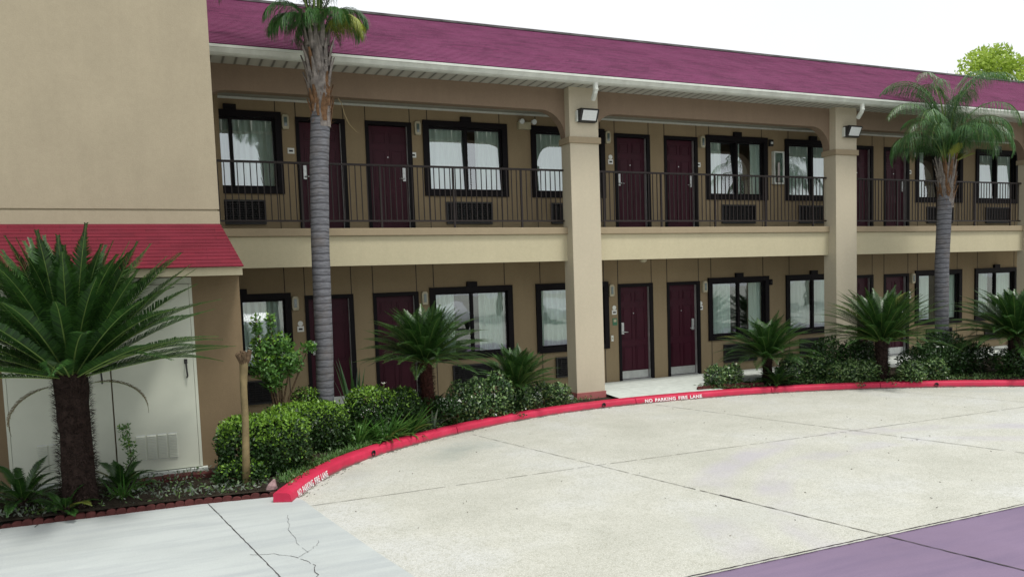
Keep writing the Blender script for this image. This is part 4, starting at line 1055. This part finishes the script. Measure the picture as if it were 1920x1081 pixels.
pt2, top2 = palm((8.82, -1.2, BZ), [(0, 0, 0), (-.02, 0, 1.2), (-.03, 0, 2.4), (.04, 0, 3.6), (.10, 0, 4.1)], .150, (3.75, 4.55), 4.65, f2, 'shorter palm with drooping green crown in front of the right bay balcony')

st_ = MB().tube([(.32, .0, 5.25), (.37, .0, 5.18), (.41, 0, 5.02), (.48, 0, 4.86), (.60, 0, 4.74)], [.007, .006, .005, .004, .002], 5)
st_.build('dry_stalk', 'myrtle', pt)
# ---- pruned crape myrtle
t = thing('crape_myrtle', (-6.60, -3.82, BZ), 'thin bare pollarded trunk with a knobby top standing in the clipped hedge', 'tree')
m = MB().tube([(-.03, 0, 0), (-.02, 0, .4), (.0, 0, .8), (.0, 0, 1.2), (.02, 0, 1.48), (.04, 0, 1.58)], [.050, .044, .041, .040, .050, .052], 12, jit=.05); m.build('trunk', 'myrtle', t, smooth=True)
m = MB()
for i in range(9):
    a = i*.8+random.uniform(-.2, .2); m.tube([(.02, 0, 1.45), (.02+.05*math.cos(a), .05*math.sin(a), 1.55), (.02+.08*math.cos(a), .08*math.sin(a), 1.62+random.uniform(-.02, .03))], [.03, .028, .020], 7, jit=.2)
m.build('knuckle', 'bark', t)
# ---- leggy shrub by the window
lb = [(-6.05, -1.7, 1.15, .26, .22, .20), (-5.85, -1.6, 1.45, .28, .25, .22), (-6.1, -1.65, 1.42, .2, .2, .18), (-5.7, -1.7, 1.2, .22, .2, .22), (-5.95, -1.7, .95, .18, .18, .15), (-6.15, -1.7, 1.75, .07, .07, .22), (-5.95, -1.65, 1.8, .06, .06, .2), (-5.42, -1.7, 1.42, .14, .1, .07)]
t = thing('leggy_shrub', (-5.9, -1.65, BZ), 'tall open shrub on bare branching stems in front of the left ground floor window', 'shrub')
lb = [(a+(-.03), b, c_, d*.82, e_*.82, f_*.9) for a, b, c_, d, e_, f_ in lb]
V, MI = clump_leaves(lb, 3000, .065, .036, .6, 2, .9); V = V-np.array([-5.9, -1.65, BZ]); npbuild('foliage', V, 4, ['lily', 'box_new'], t, MI)
m = MB(); base = Vector((0, 0, 0))
for l in lb:
    tg = Vector((l[0]+5.9, l[1]+1.65, l[2]-BZ)); mid = Vector((tg.x*.35+random.uniform(-.05, .05), tg.y*.3, tg.z*.5)); m.tube([(random.uniform(-.03, .03), 0, 0), mid, tg, tg+Vector((0, 0, l[5]*.8))], [.022, .015, .009, .003], 6)
m.build('stems', 'bark', t)
# vine on the utility door
lb = [(-7.93+.03*math.sin(i), -2.75, .05+i*.11, .07, .05, .07) for i in range(6)]
t = thing('climbing_weed', (-7.93, -2.75, BZ), 'thin weed climbing in front of the gap between the utility doors', 'weed')
V, MI = clump_leaves(lb, 330, .045, .024, .3, 2, 1.0, False); V = V-np.array([-7.93, -2.75, BZ]); npbuild('foliage', V, 4, ['lily', 'box_new'], t, MI)
MB().tube([(0, 0, 0), (.02, 0, .35), (-.01, 0, .75)], [.006, .005, .002], 5).build('stem', 'bark', t)
# ground cover: countless small leaves over the bed
k = 16000; gx = rng.uniform(-10.5, 10.5, k); lo = np.interp(gx, [-14, -9.15, -7.14, -6.35, *CP[:, 0]+.0], [-4.08, -3.94, -4.02, -4.12, *(CP[:, 1]+.28)])
gy = lo+rng.random(k)**1.6*1.5; keep = (gy < .05) & ((gx < -6.4) | (gx > -6.2) | (gy > -4)) & ~((gx > .3) & (gx < 2.75)) & ~((gx < -6.4) & (gy > -2.62))
patch = np.sin(gx*2.3+1)*np.sin(gy*3.1+gx)+rng.normal(size=k)*.5
keep &= patch > -.35; gx, gy = gx[keep], gy[keep]; k = len(gx)
c = np.stack([gx, gy, BZ+rng.random(k)*.07], 1); d = unit(rand_dir(k)+np.array([0, 0, .5])); q = leaf_quads(c, d, rand_dir(k), rng.uniform(.03, .07, k), rng.uniform(.014, .03, k))
MI = ((rng.random(k) < .6) & (gx < -6.2)).astype(int)
o = npbuild('ground_cover', q, 4, ['ground_leaf', 'silver_leaf'], None, MI); tag(o, kind='stuff')
# grass edge behind the kerb
gm = MB()
for _ in range(1500):
    s = random.uniform(.6, 3.6); p, tt, nn = cpt(s); d_ = .22+abs(random.gauss(0, .10)); q_ = p+nn*d_
    blade(gm, (q_[0], q_[1], BZ), random.uniform(0, 6.28), random.uniform(.06, .15), .008, random.uniform(0, .8), random.uniform(.2, 1), 3)
tag(gm.build('grass', 'lily'), kind='stuff')
# loose stones
for (x, y, sx, sz, lab) in ((-6.36, -4.12, .07, .11, 'pointed pinkish stone leaning at the kerb end'), ):
    t = thing('stone', (x, y, -.1), lab, 'stone'); m = MB()
    m.tube([(-.02, 0, 0), (-.01, 0, sz*.6), (.02, 0, sz*1.25)], [sx, sx*.8, sx*.15], 7, jit=.15); m.build('stone_body', 'stone', t)
m = MB()
for i, x in enumerate((-7.9, -7.55, -7.2, -6.85)):
    m.box(x, x+.33, -2.98+random.uniform(-.02, .02), -2.78, -.12, -.04+random.uniform(-.01, .01))
o = m.build('paving_stones', 'tilew'); struct(o)
o.data.materials[0] = M['edging']

# ---- tree behind the roof, and the far side of the car park (seen in the window glass)
def big_tree(loc, h, spread, n, L, mat, label, twigs=False, group=None, lobes_n=16):
    t = thing('tree', loc, label, 'tree', group); m = MB(); tips = []
    m.tube([(0, 0, 0), (.1, 0, h*.25), (.05, .1, h*.5)], [.24, .19, .14], 10, jit=.05)
    for i in range(lobes_n):
        a = i*2.39996; rr = spread*math.sqrt((i+.5)/lobes_n); z = h*(.66+.33*random.random()*(1-.2*(rr/spread)**2)); tip = Vector((rr*math.cos(a), rr*math.sin(a), z)); tips.append(tip)
        m.tube([(.05, .1, h*random.uniform(.35, .5)), (tip.x*.5, tip.y*.5, h*.5+(z-h*.5)*.6), tip], [.09, .05, .015], 6)
        for j in range(4):
            tt = tip+Vector((random.uniform(-1, 1), random.uniform(-1, 1), random.uniform(.0, 1)))*spread*.22; m.tube([tip*.85, tt], [.02, .005], 4)
            if twigs: tips.append(tt)
    m.build('trunk', 'bark', t)
    lobes = [(p.x, p.y, p.z, spread*random.uniform(.14, .34), spread*random.uniform(.14, .34), spread*random.uniform(.08, .2)) for p in tips]
    V, _ = clump_leaves(lobes, n, L, L*.55, 0, 2, .9); npbuild('crown', V, 4, [mat], t)
random.seed(21)
big_tree((36.0, 14.0, -.2), 14.7, 3.8, 15000, .24, 'treeleaf', 'bright yellow green tree rising behind the right end of the roof', lobes_n=34)
big_tree((29.4, 15.0, -.2), 13.2, 2.6, 1500, .14, 'treeleaf', 'sparse twiggy tree just showing above the ridge behind the shorter palm', lobes_n=22)
for i, (x, y, h) in enumerate(((-20, -36, 9), (-8, -38, 8), (4, -37, 10), (15, -36, 9), (27, -38, 9.5), (38, -30, 9))):
    big_tree((x, y, PZ), h, 5.5, 7000, .42, 'treeleaf_d', ['broad tree at the far left of the car park', 'low tree left of centre across the car park', 'tall tree in the middle across the car park', 'tree right of centre across the car park', 'tall tree to the right across the car park', 'tree at the far right of the car park'][i], group='trees across the car park')
def car(x, y, rz, label):
    t = thing('parked_car', (x, y, PZ), label, 'car', 'cars parked across the car park', rz)
    prof = [(-2.2, .35), (-2.2, .75), (-1.9, .95), (-1.2, 1.0), (-.55, 1.42), (.75, 1.45), (1.45, 1.0), (2.1, .92), (2.25, .6), (2.2, .3)]
    MB().prism_y(prof, -.85, .85).build('body', 'carwhite', t, bevel=.06)
    MB().prism_y([(-1.05, 1.02), (-.5, 1.36), (.7, 1.38), (1.25, 1.02)], -.858, .858).build('side_windows', 'carglass', t)
    for sx in (-1.4, 1.4):
        for sy in (-.82, .82):
            MB().tube([(sx, sy-.1, .32), (sx, sy+.1, .32)], .32, 20).build('wheel', 'tyre', t)
car(-3.0, -27, R(90), 'white car parked left of the middle across the car park'); car(2.0, -27, R(90), 'white car parked in the middle across the car park'); car(7.5, -26.5, R(88), 'white car parked right of the middle across the car park'); car(14, -26, R(92), 'white car parked at the far right across the car park')

# ------------------------------------------------------------------ light
w = bpy.data.worlds.new('World'); sc.world = w; w.use_nodes = True; nt = w.node_tree; nt.nodes.clear()
out = nt.nodes.new('ShaderNodeOutputWorld'); bg = nt.nodes.new('ShaderNodeBackground'); bg2 = nt.nodes.new('ShaderNodeBackground')
sky = nt.nodes.new('ShaderNodeTexSky'); sky.sky_type = 'NISHITA'; sky.sun_disc = False; sky.sun_elevation = R(66); SA = R(28)
sky.sun_rotation = PI-SA; sky.air_density = 1.5; sky.dust_density = 4
nt.links.new(sky.outputs[0], bg.inputs[0]); bg.inputs[1].default_value = .10
tc = nt.nodes.new('ShaderNodeTexCoord'); ns = nt.nodes.new('ShaderNodeTexNoise'); ns.inputs['Scale'].default_value = 2.2; ns.inputs['Detail'].default_value = 5
nt.links.new(tc.outputs['Generated'], ns.inputs['Vector']); cr = nt.nodes.new('ShaderNodeValToRGB')
cr.color_ramp.elements[0].position = .3; cr.color_ramp.elements[0].color = (.93, .96, 1.0, 1); cr.color_ramp.elements[1].position = .7; cr.color_ramp.elements[1].color = (1, 1, 1, 1)
nt.links.new(ns.outputs['Fac'], cr.inputs[0]); nt.links.new(cr.outputs[0], bg2.inputs[0]); bg2.inputs[1].default_value = .98
ad = nt.nodes.new('ShaderNodeMixShader'); ad.inputs[0].default_value = .86
nt.links.new(bg.outputs[0], ad.inputs[1]); nt.links.new(bg2.outputs[0], ad.inputs[2]); nt.links.new(ad.outputs[0], out.inputs[0])
sl = bpy.data.lights.new('sun', 'SUN'); sl.energy = 2.3; sl.angle = R(12); sl.color = (1, .965, .91)
so = bpy.data.objects.new('sun', sl); col.objects.link(so); el = R(66)
sd = Vector((math.sin(SA)*math.cos(el), -math.cos(SA)*math.cos(el), math.sin(el)))   # towards the sun: in front and to the right
so.rotation_euler = sd.to_track_quat('Z', 'Y').to_euler(); so.location = (0, -20, 20)
sc.view_settings.view_transform = 'Standard'; sc.view_settings.look = 'None'; sc.view_settings.gamma = 1; sc.view_settings.exposure = .25
sc.cycles.max_bounces = 8; sc.cycles.transparent_max_bounces = 12
